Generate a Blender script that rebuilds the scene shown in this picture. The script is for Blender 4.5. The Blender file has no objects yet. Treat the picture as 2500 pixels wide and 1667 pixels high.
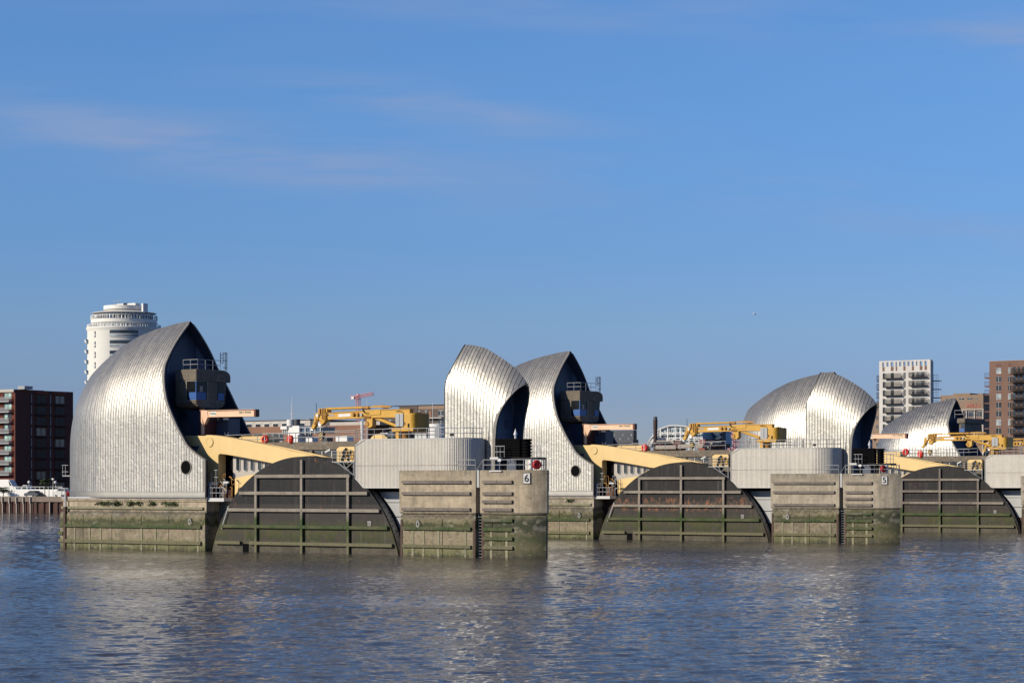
import bpy, bmesh, math, random
import numpy as np
from mathutils import Vector, Matrix
random.seed(7); rng = np.random.default_rng(5)
R = math.radians; PI = math.pi
scene = bpy.context.scene; col = scene.collection
# ------------------------------------------------------------------ camera
F, CX, HY, H = 5850.0, 1250.0, 1189.0, 6.77          # focal length and horizon, in pixels of the 2500 px wide photograph; eye height (m)
cam_d = bpy.data.cameras.new('camera'); cam = bpy.data.objects.new('camera', cam_d); col.objects.link(cam)
cam_d.sensor_width = 36; cam_d.lens = 36*F/2500; cam_d.shift_y = (HY-833.5)/2500
cam_d.clip_start = 1; cam_d.clip_end = 20000
cam.location = (0, 0, H); cam.rotation_euler = (R(90), 0, 0); scene.camera = cam
# ------------------------------------------------------------------ sky and sun
SUN_EL, SUN_AZ = 25.0, 66.0                          # azimuth measured from straight behind the camera towards its left
sd = Vector((-math.sin(R(SUN_AZ))*math.cos(R(SUN_EL)), -math.cos(R(SUN_AZ))*math.cos(R(SUN_EL)), math.sin(R(SUN_EL))))
world = bpy.data.worlds.new('World'); scene.world = world; world.use_nodes = True
wt = world.node_tree; wt.nodes.clear()
def wn(t, **k):
    n = wt.nodes.new(t)
    for a, b in k.items(): setattr(n, a, b)
    return n
def wm(op, a, b=None, c=None, clamp=False):
    n = wn('ShaderNodeMath', operation=op, use_clamp=clamp)
    for i, x in enumerate((a, b, c)):
        if x is None: continue
        if isinstance(x, (int, float)): n.inputs[i].default_value = x
        else: wt.links.new(x, n.inputs[i])
    return n.outputs[0]
sky = wn('ShaderNodeTexSky', sky_type='NISHITA'); sky.sun_disc = False
sky.sun_elevation = R(SUN_EL); sky.sun_rotation = math.atan2(sd.x, sd.y)
sky.altitude = 10; sky.air_density = 1.0; sky.dust_density = 0.15; sky.ozone_density = 1.6
bg = wn('ShaderNodeBackground'); out = wn('ShaderNodeOutputWorld')
tc = wn('ShaderNodeTexCoord'); sp = wn('ShaderNodeSeparateXYZ'); wt.links.new(tc.outputs['Generated'], sp.inputs[0])
ay = wm('MAXIMUM', wm('ABSOLUTE', sp.outputs[1]), 0.05)
X = wm('DIVIDE', sp.outputs[0], ay); Z = wm('DIVIDE', sp.outputs[2], ay)
cb = wn('ShaderNodeCombineXYZ'); wt.links.new(X, cb.inputs[0]); wt.links.new(Z, cb.inputs[1])
mp = wn('ShaderNodeMapping'); mp.inputs['Scale'].default_value = (11, 90, 1); mp.inputs['Rotation'].default_value = (0, 0, R(7))
wt.links.new(cb.outputs[0], mp.inputs[0])
nz = wn('ShaderNodeTexNoise'); nz.inputs['Scale'].default_value = 1.0; nz.inputs['Detail'].default_value = 5; nz.inputs['Roughness'].default_value = .55
wt.links.new(mp.outputs[0], nz.inputs['Vector'])
def streak(x0, z0, slope, wx, wz):
    dx = wm('DIVIDE', wm('SUBTRACT', X, x0), wx)
    dz = wm('DIVIDE', wm('SUBTRACT', wm('SUBTRACT', Z, z0), wm('MULTIPLY', wm('SUBTRACT', X, x0), slope)), wz)
    r2 = wm('ADD', wm('MULTIPLY', dx, dx), wm('MULTIPLY', dz, dz))
    return wm('DIVIDE', 1.0, wm('ADD', 1.0, wm('MULTIPLY', r2, wm('ADD', r2, .6))))
def dirc(px, py): return (px-CX)/F, (HY-py)/F
s = None
for (px, py, sl, wx, wz, a) in ((620, 375, -.12, .11, .0105, 1.1), (1050, 258, -.15, .06, .008, .8), (60, 255, -.08, .05, .006, .25), (2350, 560, -.1, .07, .006, .5), (1500, 30, -.05, .2, .01, .4), (2480, 90, -.1, .03, .01, .5), (2000, 440, -.05, .05, .004, .3)):
    q = wm('MULTIPLY', streak(*dirc(px, py), sl, wx, wz), a)
    s = q if s is None else wm('ADD', s, q)
noi = wm('MULTIPLY', wm('SUBTRACT', nz.outputs['Fac'], .30), 3.0, clamp=True)
cm = wm('MULTIPLY', wm('ADD', wm('MULTIPLY', s, noi), wm('MULTIPLY', noi, .03)), .80, clamp=True)
mixc = wn('ShaderNodeMix', data_type='RGBA'); wt.links.new(cm, mixc.inputs['Factor'])
gr = wn('ShaderNodeMix', data_type='RGBA', blend_type='MULTIPLY'); gr.inputs['Factor'].default_value = 1
wt.links.new(sky.outputs[0], gr.inputs['A']); cr = wn('ShaderNodeValToRGB'); wt.links.new(wm('MULTIPLY', sp.outputs[2], 3.0, clamp=True), cr.inputs[0]); wt.links.new(cr.outputs[0], gr.inputs['B'])   # clearer, bluer air than the model's
_st = [(0,(.48,.56,.90)),(0.1230,(0.412,0.546,1.039)),(0.1995,(0.455,0.630,1.08)),(0.3021,(0.438,0.678,1.174)),(0.4560,(0.480,0.780,1.270)),(0.6000,(0.508,0.831,1.319)),(.8,(.42,.62,1.02)),(1,(.34,.50,.86))]; _e = cr.color_ramp.elements
for _i, (_p, _c) in enumerate(_st):
    x_ = _e[0] if _i == 0 else _e[-1] if _i == len(_st)-1 else _e.new(_p)
    x_.position = _p; x_.color = _c+(1,)
wt.links.new(gr.outputs['Result'], mixc.inputs['A']); mixc.inputs['B'].default_value = (2.85, 3.8, 6.05, 1)
wt.links.new(mixc.outputs['Result'], bg.inputs[0]); bg.inputs[1].default_value = 0.095
wt.links.new(bg.outputs[0], out.inputs[0])
sl_ = bpy.data.lights.new('sun', 'SUN'); sl_.energy = 4.8; sl_.angle = R(.55); sl_.color = (1, .90, .74)
sun = bpy.data.objects.new('sun', sl_); col.objects.link(sun); sun.rotation_euler = sd.to_track_quat('Z', 'Y').to_euler()
scene.view_settings.view_transform = 'Standard'; scene.view_settings.look = 'None'
scene.view_settings.exposure = 0.0; scene.view_settings.gamma = 1.0
# ------------------------------------------------------------------ the barrier's own frame: u along a pier, v from pier to pier, z up
TH = R(36.8); C_, S_ = math.cos(TH), math.sin(TH); OX, OY = -21.55, 246.0; STEP = 72.0
def W(u, v, z=0): return Vector((OX+C_*u+S_*v, OY-S_*u+C_*v, z))
def U(px, v): k = (px-CX)/F; return (k*(OY+C_*v)-OX-S_*v)/(C_+S_*k)
def VV(px, u): k = (px-CX)/F; return (k*(OY-S_*u)-OX-C_*u)/(S_-k*C_)
def ZZ(py, u, v): return H-(py-HY)*(OY-S_*u+C_*v)/F
def P(px, py, v): u = U(px, v); return (u, v, ZZ(py, u, v))
def PZ(px, py, v): u = U(px, v); return (u, ZZ(py, u, v))
# ------------------------------------------------------------------ mesh helpers
class MB:
    def __init__(s): s.v = []; s.f = []; s.uv = None; s.sm = False; s.mi = []
    def add(s, vs, fs):
        n = len(s.v); s.v += [tuple(x) for x in vs]; s.f += [tuple(i+n for i in f) for f in fs]; return s
    def box(s, u0, u1, v0, v1, z0, z1):
        return s.add([(u0,v0,z0),(u1,v0,z0),(u1,v1,z0),(u0,v1,z0),(u0,v0,z1),(u1,v0,z1),(u1,v1,z1),(u0,v1,z1)],
                     [(0,3,2,1),(4,5,6,7),(0,1,5,4),(1,2,6,5),(2,3,7,6),(3,0,4,7)])
    def prism(s, poly, v0, v1):                       # polygon in (u,z) extruded along v
        n = len(poly); a = sum(poly[i][0]*poly[(i+1)%n][1]-poly[(i+1)%n][0]*poly[i][1] for i in range(n))
        if a < 0: poly = poly[::-1]
        vs = [(u,v0,z) for u,z in poly]+[(u,v1,z) for u,z in poly]
        return s.add(vs, [tuple(range(n)), tuple(range(2*n-1,n-1,-1))]+[(i,i+n,(i+1)%n+n,(i+1)%n) for i in range(n)])
    def plan(s, poly, zs):                            # plan polygon lofted through [(z, inset)]
        n = len(poly); a = sum(poly[i][0]*poly[(i+1)%n][1]-poly[(i+1)%n][0]*poly[i][1] for i in range(n))
        if a < 0: poly = poly[::-1]
        vs = []
        for z, ins in zs:
            for i in range(n):
                p, q, r = Vector(poly[i-1]), Vector(poly[i]), Vector(poly[(i+1)%n])
                d1 = (q-p).normalized(); d2 = (r-q).normalized()
                n1 = Vector((-d1.y, d1.x)); n2 = Vector((-d2.y, d2.x)); m = (n1+n2)
                m = m/max(m.dot(n1), .3) if m.length > 1e-6 else n1
                w = q+m*ins; vs.append((w.x, w.y, z))
        L = len(zs)
        fs = [tuple(range(n-1,-1,-1)), tuple(range((L-1)*n, L*n))]
        for k in range(L-1):
            fs += [(k*n+i, k*n+(i+1)%n, (k+1)*n+(i+1)%n, (k+1)*n+i) for i in range(n)]
        return s.add(vs, fs)
    def tube(s, a, b, r, n=6, r2=None):
        a = Vector(a); b = Vector(b); d = (b-a)
        if d.length < 1e-6: return s
        d.normalize(); x = d.orthogonal().normalized(); y = d.cross(x); r2 = r if r2 is None else r2
        vs = [a+(x*math.cos(2*PI*i/n)+y*math.sin(2*PI*i/n))*r for i in range(n)]+[b+(x*math.cos(2*PI*i/n)+y*math.sin(2*PI*i/n))*r2 for i in range(n)]
        return s.add(vs, [tuple(range(n-1,-1,-1)), tuple(range(n,2*n))]+[(i,(i+1)%n,(i+1)%n+n,i+n) for i in range(n)])
    def path(s, pts, r, n=6):
        for a, b in zip(pts, pts[1:]): s.tube(a, b, r, n)
        return s
    def lathe(s, c, prof, n=32, a0=0, a1=2*PI, axis='z'):
        full = abs(a1-a0-2*PI) < 1e-6; m = n if full else n+1; vs = []
        for r, z in prof:
            for i in range(m):
                t = a0+(a1-a0)*i/n
                if axis == 'z': vs.append((c[0]+r*math.cos(t), c[1]+r*math.sin(t), c[2]+z))
                elif axis == 'v': vs.append((c[0]+r*math.cos(t), c[1]+z, c[2]+r*math.sin(t)))
                else: vs.append((c[0]+z, c[1]+r*math.cos(t), c[2]+r*math.sin(t)))
        fs = []
        for k in range(len(prof)-1):
            for i in range(n):
                j = (i+1) % m if full else i+1
                q = (k*m+i, k*m+j, (k+1)*m+j, (k+1)*m+i)
                fs.append(q[::-1] if axis == 'v' else q)
        return s.add(vs, fs)
    def build(s, name, m, parent=None, smooth=False, label=None, base=None, bev=0):
        b = Vector(parent['_b']) if parent is not None and '_b' in parent else Vector(base or (0,0,0))
        me = bpy.data.meshes.new(name); me.from_pydata([(x-b.x, y-b.y, z-b.z) for x, y, z in s.v], [], s.f)
        if s.uv is not None:
            lay = me.uv_layers.new(name='UVMap'); vi = np.zeros(len(me.loops), dtype=np.int32); me.loops.foreach_get('vertex_index', vi)
            lay.data.foreach_set('uv', np.array(s.uv, dtype=np.float32)[vi].ravel())
        me.materials.append(m)
        if smooth: me.shade_smooth()
        me.update(); o = bpy.data.objects.new(name, me); col.objects.link(o)
        if parent is not None:
            o.parent = parent; o['_b'] = tuple(b)
        else:
            o.location = W(*b); o.rotation_euler = (0, 0, -TH); o['_b'] = tuple(b)
        if label: o['label'] = label
        if bev:
            md = o.modifiers.new('bevel', 'BEVEL'); md.width = bev; md.segments = 2; md.limit_method = 'ANGLE'
        return o
def tag(o, label, cat, group=None, kind=None):
    if label: o['label'] = label
    if cat: o['category'] = cat
    if group: o['group'] = group
    if kind: o['kind'] = kind
    return o
def thing(name, label, cat, base, group=None):
    o = bpy.data.objects.new(name, None); o.empty_display_size = .5; col.objects.link(o)
    o.location = W(*base); o.rotation_euler = (0, 0, -TH); o['_b'] = tuple(base)
    return tag(o, label, cat, group)
def arc(cu, cv, ru, rv, a0, a1, n): return [(cu+ru*math.cos(a0+(a1-a0)*i/n), cv+rv*math.sin(a0+(a1-a0)*i/n)) for i in range(n+1)]
def text_mesh(txt, size, ext, bold=0):
    cu = bpy.data.curves.new('lettering', 'FONT'); cu.body = txt; cu.size = size; cu.extrude = ext; cu.offset = bold
    cu.align_x = 'CENTER'; cu.align_y = 'CENTER'; o = bpy.data.objects.new('lettering', cu); col.objects.link(o)
    bpy.context.view_layer.update(); dg = bpy.context.evaluated_depsgraph_get()
    me = bpy.data.meshes.new_from_object(o.evaluated_get(dg)); bpy.data.objects.remove(o); bpy.data.curves.remove(cu); return me
def put_text(txt, size, at, m, parent, name='lettering', yaw=0, bold=0, ext=.02, base=None, sx=1):   # upright text facing -v, turned by yaw
    me = text_mesh(txt, size, ext, bold); me.materials.clear(); me.materials.append(m)
    for p in me.polygons: p.material_index = 0
    mt = Matrix.Translation(Vector(at)-Vector(parent['_b'])) @ Matrix.Rotation(yaw, 4, 'Z') @ Matrix.Rotation(R(90), 4, 'X') @ Matrix.Diagonal((sx, 1, 1, 1))
    me.transform(mt); o = bpy.data.objects.new(name, me); col.objects.link(o); o.parent = parent; return o
# ------------------------------------------------------------------ materials
class NT:
    def __init__(s, name):
        s.m = bpy.data.materials.new(name); s.m.use_nodes = True; s.t = s.m.node_tree; s.b = s.t.nodes['Principled BSDF']
    def n(s, t, **k):
        n = s.t.nodes.new(t)
        for a, b in k.items(): setattr(n, a, b)
        return n
    def put(s, x, inp):
        if isinstance(x, (int, float)): inp.default_value = x
        elif isinstance(x, (tuple, list)): inp.default_value = tuple(x)+((1,) if len(x) == 3 and inp.type == 'RGBA' else ())
        else: s.t.links.new(x, inp)
    def math(s, op, a, b=None, c=None, clamp=False):
        n = s.n('ShaderNodeMath', operation=op, use_clamp=clamp)
        for i, x in enumerate((a, b, c)):
            if x is not None: s.put(x, n.inputs[i])
        return n.outputs[0]
    def mix(s, f, a, b, bt='MIX'):
        n = s.n('ShaderNodeMix', data_type='RGBA', blend_type=bt); s.put(f, n.inputs['Factor']); s.put(a, n.inputs['A']); s.put(b, n.inputs['B']); return n.outputs['Result']
    def pos(s): return s.n('ShaderNodeNewGeometry').outputs['Position']
    def obj(s): return s.n('ShaderNodeTexCoord').outputs['Object']
    def map(s, v, sc=(1,1,1), loc=(0,0,0), rot=(0,0,0)):
        n = s.n('ShaderNodeMapping'); s.put(v, n.inputs[0]); n.inputs['Scale'].default_value = sc; n.inputs['Location'].default_value = loc; n.inputs['Rotation'].default_value = rot; return n.outputs[0]
    def noise(s, v, sc, det=3, ro=.5, dist=0):
        n = s.n('ShaderNodeTexNoise'); s.put(v, n.inputs['Vector']); n.inputs['Scale'].default_value = sc; n.inputs['Detail'].default_value = det; n.inputs['Roughness'].default_value = ro; n.inputs['Distortion'].default_value = dist; return n.outputs['Fac']
    def ramp(s, f, stops):
        n = s.n('ShaderNodeValToRGB'); s.put(f, n.inputs[0]); e = n.color_ramp.elements
        e[0].position = stops[0][0]; e[0].color = tuple(stops[0][1])+(1,); e[1].position = stops[-1][0]; e[1].color = tuple(stops[-1][1])+(1,)
        for p, c in stops[1:-1]: x = e.new(p); x.color = tuple(c)+(1,)
        return n.outputs[0]
    def rng(s, x, a, b, c=0, d=1):
        n = s.n('ShaderNodeMapRange'); s.put(x, n.inputs[0]); n.inputs[1].default_value = a; n.inputs[2].default_value = b; n.inputs[3].default_value = c; n.inputs[4].default_value = d; return n.outputs[0]
    def sep(s, v): n = s.n('ShaderNodeSeparateXYZ'); s.put(v, n.inputs[0]); return n.outputs
    def comb(s, x, y, z=0): n = s.n('ShaderNodeCombineXYZ'); s.put(x, n.inputs[0]); s.put(y, n.inputs[1]); s.put(z, n.inputs[2]); return n.outputs[0]
    def wh(s, v): n = s.n('ShaderNodeTexWhiteNoise', noise_dimensions='3D'); s.put(v, n.inputs['Vector']); return n.outputs['Value']
    def bump(s, h, st, di, nrm=None):
        n = s.n('ShaderNodeBump'); s.put(h, n.inputs['Height']); n.inputs['Strength'].default_value = st; n.inputs['Distance'].default_value = di
        if nrm is not None: s.put(nrm, n.inputs['Normal'])
        return n.outputs[0]
    def fin(s, colr, ro=.6, me=0, nrm=None, sp=None):
        colr = s.mix(1, colr, (.87, .87, .87), 'MULTIPLY')
        s.put(colr, s.b.inputs['Base Color']); s.put(ro, s.b.inputs['Roughness']); s.put(me, s.b.inputs['Metallic'])
        if nrm is not None: s.put(nrm, s.b.inputs['Normal'])
        if sp is not None: s.put(sp, s.b.inputs['Specular IOR Level'])
        return s.m
def plain(name, c, ro=.6, me=0, var=.15, sc=1.2, dirt=None, bmp=.0, spc=None):
    t = NT(name); o = t.obj(); a = t.noise(o, sc, 5, .6); b = t.noise(t.map(o, (1,1,.12)), sc*2.5, 3)
    k = t.math('ADD', t.math('MULTIPLY', a, .6), t.math('MULTIPLY', b, .4))
    f = t.rng(k, .3, .7, 1-var, 1+var); cc = t.mix(1, c, t.comb(f, f, f), 'MULTIPLY')
    if dirt: cc = t.mix(t.rng(t.noise(o, sc*2.2, 6, .7), dirt[1], dirt[1]+.1), cc, dirt[0])
    return t.fin(cc, ro, me, t.bump(a, .4, bmp) if bmp else None, spc)
M = {}
def cladding(name, strip, jl, tint=(.50,.48,.435), ro=.47):
    t = NT(name); uv = t.n('ShaderNodeUVMap').outputs[0]; x, y, _ = t.sep(uv)
    xs = t.math('DIVIDE', x, strip); fx = t.math('FLOOR', xs); rx = t.math('FRACT', xs)
    off = t.wh(t.comb(fx, 3.1)); ys = t.math('ADD', t.math('DIVIDE', y, jl), t.math('MULTIPLY', off, .5)); fy = t.math('FLOOR', ys); ry = t.math('FRACT', ys)
    cell = t.wh(t.comb(fx, fy, 1.7)); cell2 = t.wh(t.comb(fx, fy, 9.7))
    ex = t.math('MINIMUM', rx, t.math('SUBTRACT', 1, rx)); ey = t.math('MINIMUM', ry, t.math('SUBTRACT', 1, ry))
    sx = t.rng(ex, .06, .13, 1, 0); sy = t.rng(ey, .010, .020, .30, 0)
    line = t.math('MAXIMUM', sx, sy); o = t.obj()
    big = t.noise(o, .35, 4, .6); fine = t.noise(t.map(uv, (1.6, 1.0, 1)), 1.1, 3, .5, .8)
    f = t.math('MULTIPLY', t.rng(cell, 0, 1, .94, 1.05), t.rng(big, .3, .7, .88, 1.08))
    c = t.mix(1, tint, t.comb(f, f, f), 'MULTIPLY'); c = t.mix(t.math('MULTIPLY', line, .85), c, (.085,.072,.058))
    rr = t.math('ADD', t.rng(cell2, 0, 1, ro-.03, ro+.05), t.math('MULTIPLY', t.math('SUBTRACT', fine, .5), .15))
    # panels are slightly pillowed and crumpled
    pil = t.math('ADD', t.math('MULTIPLY', t.math('POWER', t.math('ABSOLUTE', t.math('SUBTRACT', rx, .5)), 2), .9), t.math('MULTIPLY', fine, 1.9))
    tilt = t.math('MULTIPLY', t.math('MULTIPLY', t.math('SUBTRACT', cell2, .5), ry), .9)
    n1 = t.bump(t.math('ADD', pil, tilt), .35, .06); n2 = t.bump(sx, .4, .03, n1)
    return t.fin(c, rr, .80, n2)
M['clad'] = cladding('stainless_cladding', .40, 3.0)
M['clad_far'] = cladding('stainless_cladding_brickwork', .62, 1.0, ro=.40)
M['trim'] = plain('steel_trim', (.24,.235,.22), .6, .8, .10); M['lip'] = plain('dull_edge_trim', (.24,.225,.205), .7, .2, .15)
def concrete(name, base, algae=True, seed=0, wet=False):
    t = NT(name); p = t.map(t.obj(), loc=(seed*7.3, seed*3.1, 0)); x, y, z = t.sep(t.pos())
    a = t.noise(p, .7, 6, .62); st = t.noise(t.map(p, (1.3,1.3,.16)), 1.6, 5, .6); fi = t.noise(p, 6, 4, .6)
    k = t.math('ADD', t.math('MULTIPLY', a, .5), t.math('MULTIPLY', st, .5)); f = t.rng(k, .36, .64, .60, 1.22)
    c = t.mix(1, base, t.comb(f, f, f), 'MULTIPLY')
    top = t.math('MULTIPLY', t.rng(z, 6.9, 8.5), t.rng(st, .42, .6)); c = t.mix(t.math('MULTIPLY', top, .75), c, (.11,.105,.085))
    if algae:
        zz = t.math('ADD', z, t.math('MULTIPLY', t.math('SUBTRACT', st, .5), 1.3)); zz = t.math('ADD', zz, t.math('MULTIPLY', t.math('SUBTRACT', a, .5), 1.0))
        al = t.ramp(t.rng(zz, 0, 4.6), [(0,(.05,.052,.025)), (.06,(.15,.15,.06)), (.19,(.22,.205,.105)), (.30,(.285,.23,.155)), (.53,(.275,.225,.15)), (.585,(.075,.08,.022)), (.68,(.05,.055,.018)), (.735,(.19,.165,.085)), (.80,(.235,.20,.135)), (.86,(.11,.09,.065)), (.95,(.30,.255,.185))] if not wet else [(0,(.035,.035,.022)), (.2,(.13,.115,.06)), (.4,(.06,.07,.025)), (.5,(.14,.12,.07)), (.62,(.028,.036,.014)), (.76,(.035,.042,.016)), (.88,(.16,.14,.085)), (1,(.28,.24,.175))])
        al = t.mix(t.math('MULTIPLY', t.rng(t.noise(p, 1.6, 6, .7, .6), .50, .58), .45 if not wet else .8), al, (.06,.07,.02))
        al = t.mix(t.math('MULTIPLY', t.rng(t.noise(p, .28, 3, .6), .52, .66), .5), al, (.05,.05,.04))
        c = t.mix(t.rng(z, 4.1, 4.35, 1, 0), c, al)
    c = t.mix(t.math('MULTIPLY', t.rng(fi, .54, .72), .35), c, (.10,.09,.075)); pt = t.noise(t.map(p, (1,1,2.2)), .9, 6, .65, .8); c = t.mix(t.math('MULTIPLY', t.rng(pt, .55, .66), .35), c, (.46,.42,.35)); c = t.mix(t.math('MULTIPLY', t.rng(pt, .44, .34), .45), c, (.15,.13,.095))
    return t.fin(c, .85, 0, t.bump(t.math('ADD', fi, st), .4, .05))
M['conc'] = concrete('weathered_concrete', (.43,.355,.25)); M['conc_b'] = concrete('weathered_concrete_b', (.41,.355,.27), seed=2); M['conc_c'] = concrete('weathered_concrete_c', (.40,.35,.28), seed=4)
M['conc_wet'] = concrete('dark_algae_concrete', (.33,.28,.215), seed=6, wet=True); M['conc_brown'] = concrete('brown_aggregate_concrete', (.235,.185,.135), algae=False)
def timber(name, base, wet=True):
    t = NT(name); p = t.obj(); x, y, z = t.sep(t.pos()); n = t.noise(t.map(p, (.5,.5,5)), 1.5, 5, .65); m = t.noise(p, .5, 4, .6)
    f = t.rng(t.math('ADD', t.math('MULTIPLY', n, .5), t.math('MULTIPLY', m, .5)), .33, .67, .62, 1.3); c = t.mix(1, base, t.comb(f, f, f), 'MULTIPLY')
    if wet:
        g = t.mix(t.rng(m, .4, .65), (.035,.065,.012), (.10,.10,.045)); c = t.mix(t.rng(t.math('ADD', z, t.math('MULTIPLY', t.math('SUBTRACT', m, .5), 1.4)), 3.3, 4.1, 1, 0), c, g)
        c = t.mix(t.math('MULTIPLY', t.rng(z, 1.0, 1.9, 1, 0), .75), c, (.17,.15,.085))
    return t.fin(c, .8, 0, t.bump(n, .4, .03))
M['timber'] = timber('fender_timber_purple_grey', (.19,.16,.135)); M['timber_pale'] = timber('fender_timber_pale', (.27,.235,.19))
M['timber_green'] = timber('lichened_timber', (.27,.25,.155), wet=False)
M['timber_stack'] = plain('stacked_timber', (.42,.37,.32), .8, 0, .2, 2)
def gate_steel(name, rust, seed):
    t = NT(name); p = t.map(t.obj(), loc=(seed*11.3, 0, seed*3.7)); x, y, z = t.sep(t.pos())
    a = t.noise(p, .5, 6, .65); st = t.noise(t.map(p, (1.4,1.4,.12)), 1.2, 5, .6); b = t.noise(p, 1.3, 6, .7)
    f = t.rng(t.math('ADD', t.math('MULTIPLY', a, .5), t.math('MULTIPLY', st, .5)), .33, .67, .6, 1.5)
    c = t.mix(1, (.015,.0145,.0155), t.comb(f, f, f), 'MULTIPLY')
    zz = t.math('ADD', z, t.math('MULTIPLY', t.math('SUBTRACT', t.noise(t.map(p, (1,1,.6)), 2.4, 7, .72), .5), 2.2))
    c = t.mix(t.math('MULTIPLY', t.rng(z, 4.95, 5.1, 1, 0), .7), c, (.05,.043,.038))
    al = t.ramp(t.rng(zz, 0, 3.6), [(0,(.10,.09,.065)), (.22,(.10,.09,.058)), (.38,(.035,.045,.013)), (.6,(.068,.07,.026)), (.8,(.038,.046,.016)), (1,(.042,.037,.032))])
    al = t.mix(t.math('MULTIPLY', t.rng(t.noise(p, .8, 6, .7, .5), .45, .58), .85), al, (.055,.047,.037)); c = t.mix(t.rng(zz, 3.2, 3.5, 1, 0), c, al)
    gx = t.math('FRACT', t.math('DIVIDE', t.sep(p)[0], 1.95)); gz = t.math('FRACT', t.math('DIVIDE', z, 1.37)); wl = t.math('MAXIMUM', t.rng(gx, .0, .025, 1, 0), t.rng(gz, .0, .03, 1, 0)); c = t.mix(t.math('MULTIPLY', wl, .6), c, (.012,.011,.010))
    c = t.mix(t.math('MULTIPLY', t.rng(t.noise(t.map(p, (2.2,2.2,.10)), 1.0, 5, .65), .55, .68), .22), c, (.12,.105,.085))
    rs = t.math('MULTIPLY', t.rng(t.noise(t.map(p, (1.6,1.6,.8)), 1.1, 7, .72), .60-.10*rust, .68-.09*rust), 1.0)
    band = t.math('ADD', t.math('MULTIPLY', t.math('MULTIPLY', t.rng(z, 3.6, 3.9), t.rng(z, 5.2, 5.6, 1, 0)), rust), .55*(1-rust)+.03)
    c = t.mix(t.math('MULTIPLY', t.math('MULTIPLY', rs, band), .85), c, (.27,.115,.05))
    c = t.mix(t.math('MULTIPLY', t.rng(st, .60, .72), .30), c, (.20,.19,.17))
    return t.fin(c, t.rng(a, .3, .7, .45, .65), 0, t.bump(t.math('ADD', t.math('MULTIPLY', a, 2), b), .5, .03), .22)
M['gate0'] = gate_steel('gate_steel_a', .05, 0); M['gate1'] = gate_steel('gate_steel_b', 1.0, 3); M['gate2'] = gate_steel('gate_steel_c', .0, 5)
def rimmat():
    t = NT('gate_rim_steel'); p = t.obj(); a = t.noise(p, 3.5, 7, .75)
    return t.fin(t.ramp(a, [(0,(.05,.045,.04)), (.40,(.10,.09,.08)), (.48,(.55,.53,.50)), (1,(.75,.73,.70))]), .6, .2)
M['rim'] = rimmat()
M['yellow'] = plain('pale_yellow_paint', (.80,.57,.24), .5, 0, .08, .45, ((.50,.34,.15), .64)); M['crane'] = plain('crane_yellow_paint', (.62,.34,.035), .45, 0, .16, 1.3, ((.20,.08,.03), .63))
M['crane_rust'] = plain('rusty_yellow_metal', (.40,.20,.04), .6, .1, .45, 3); M['peach'] = plain('faded_orange_paint', (.86,.55,.36), .5, 0, .07, .8, ((.36,.14,.08), .70))
M['brown'] = plain('red_oxide_steel', (.12,.035,.025), .6, 0, .2); M['rusty'] = plain('rusty_steel_channel', (.085,.05,.036), .8, 0, .3, 2)
M['corr'] = plain('corrugated_cream_sheet', (.74,.70,.62), .5, .0, .11, .5, ((.42,.39,.33), .70)); M['panel'] = plain('pale_steel_panel', (.40,.41,.41), .5, .2, .08, .5, ((.28,.24,.19), .66))
M['grey'] = plain('galvanised_steel', (.33,.34,.35), .5, .35, .12, 3); M['lgrey'] = plain('light_grey_paint', (.60,.60,.58), .5, 0, .1, 2, ((.35,.32,.28), .66))
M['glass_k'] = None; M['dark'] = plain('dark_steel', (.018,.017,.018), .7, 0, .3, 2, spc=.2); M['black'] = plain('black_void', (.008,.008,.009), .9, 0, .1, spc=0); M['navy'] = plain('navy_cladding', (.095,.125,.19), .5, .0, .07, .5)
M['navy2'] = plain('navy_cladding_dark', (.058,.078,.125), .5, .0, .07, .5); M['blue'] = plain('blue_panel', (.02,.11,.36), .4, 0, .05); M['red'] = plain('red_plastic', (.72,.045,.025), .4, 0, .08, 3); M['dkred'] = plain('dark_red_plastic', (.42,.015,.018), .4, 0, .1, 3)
M['white'] = plain('white_render', (.84,.82,.75), .6, 0, .05, .15); M['white2'] = plain('white_paint', (.78,.77,.74), .5, 0, .05, 1)
M['silver'] = plain('silver_paint', (.62,.62,.62), .4, .3, .05)
def glass(name, c, ro=.12, spc=.8): t = NT(name); f = t.rng(t.noise(t.obj(), .35, 3), .35, .65, .5, 1.6); return t.fin(t.mix(1, c, t.comb(f, f, f), 'MULTIPLY'), ro, 0, None, spc)
M['glass'] = glass('dark_glass', (.035,.045,.055)); M['glass_k'] = glass('black_glass', (.006,.007,.009), .25, .25); M['glass_g'] = glass('curtained_green_glass', (.30,.45,.40), .3); M['glass_b'] = glass('blue_glass', (.06,.10,.16), .1); M['glass_l'] = glass('light_glass', (.32,.36,.38), .25)
def brick(name, c1, c2, sc, rowh=.5):
    t = NT(name); o = t.obj(); x, y, z = t.sep(o); b = t.n('ShaderNodeTexBrick'); t.put(t.comb(t.math('ADD', x, y), z), b.inputs['Vector']); b.inputs['Scale'].default_value = sc
    b.inputs['Color1'].default_value = c1+(1,); b.inputs['Color2'].default_value = c2+(1,); b.inputs['Mortar'].default_value = tuple(q*.75 for q in c1)+(1,); b.inputs['Mortar Size'].default_value = .02; b.inputs['Row Height'].default_value = rowh
    n = t.noise(o, .12, 5, .6); f = t.rng(n, .3, .7, .86, 1.14); return t.fin(t.mix(1, b.outputs[0], t.comb(f, f, f), 'MULTIPLY'), .85)
M['br_shade'] = brick('shaded_red_brick', (.125,.040,.028), (.105,.036,.026), 2); M['br_red'] = brick('red_brick', (.34,.085,.045), (.28,.075,.045), 2); M['br_brown'] = brick('brown_brick', (.22,.125,.09), (.185,.11,.08), 2)
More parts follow.
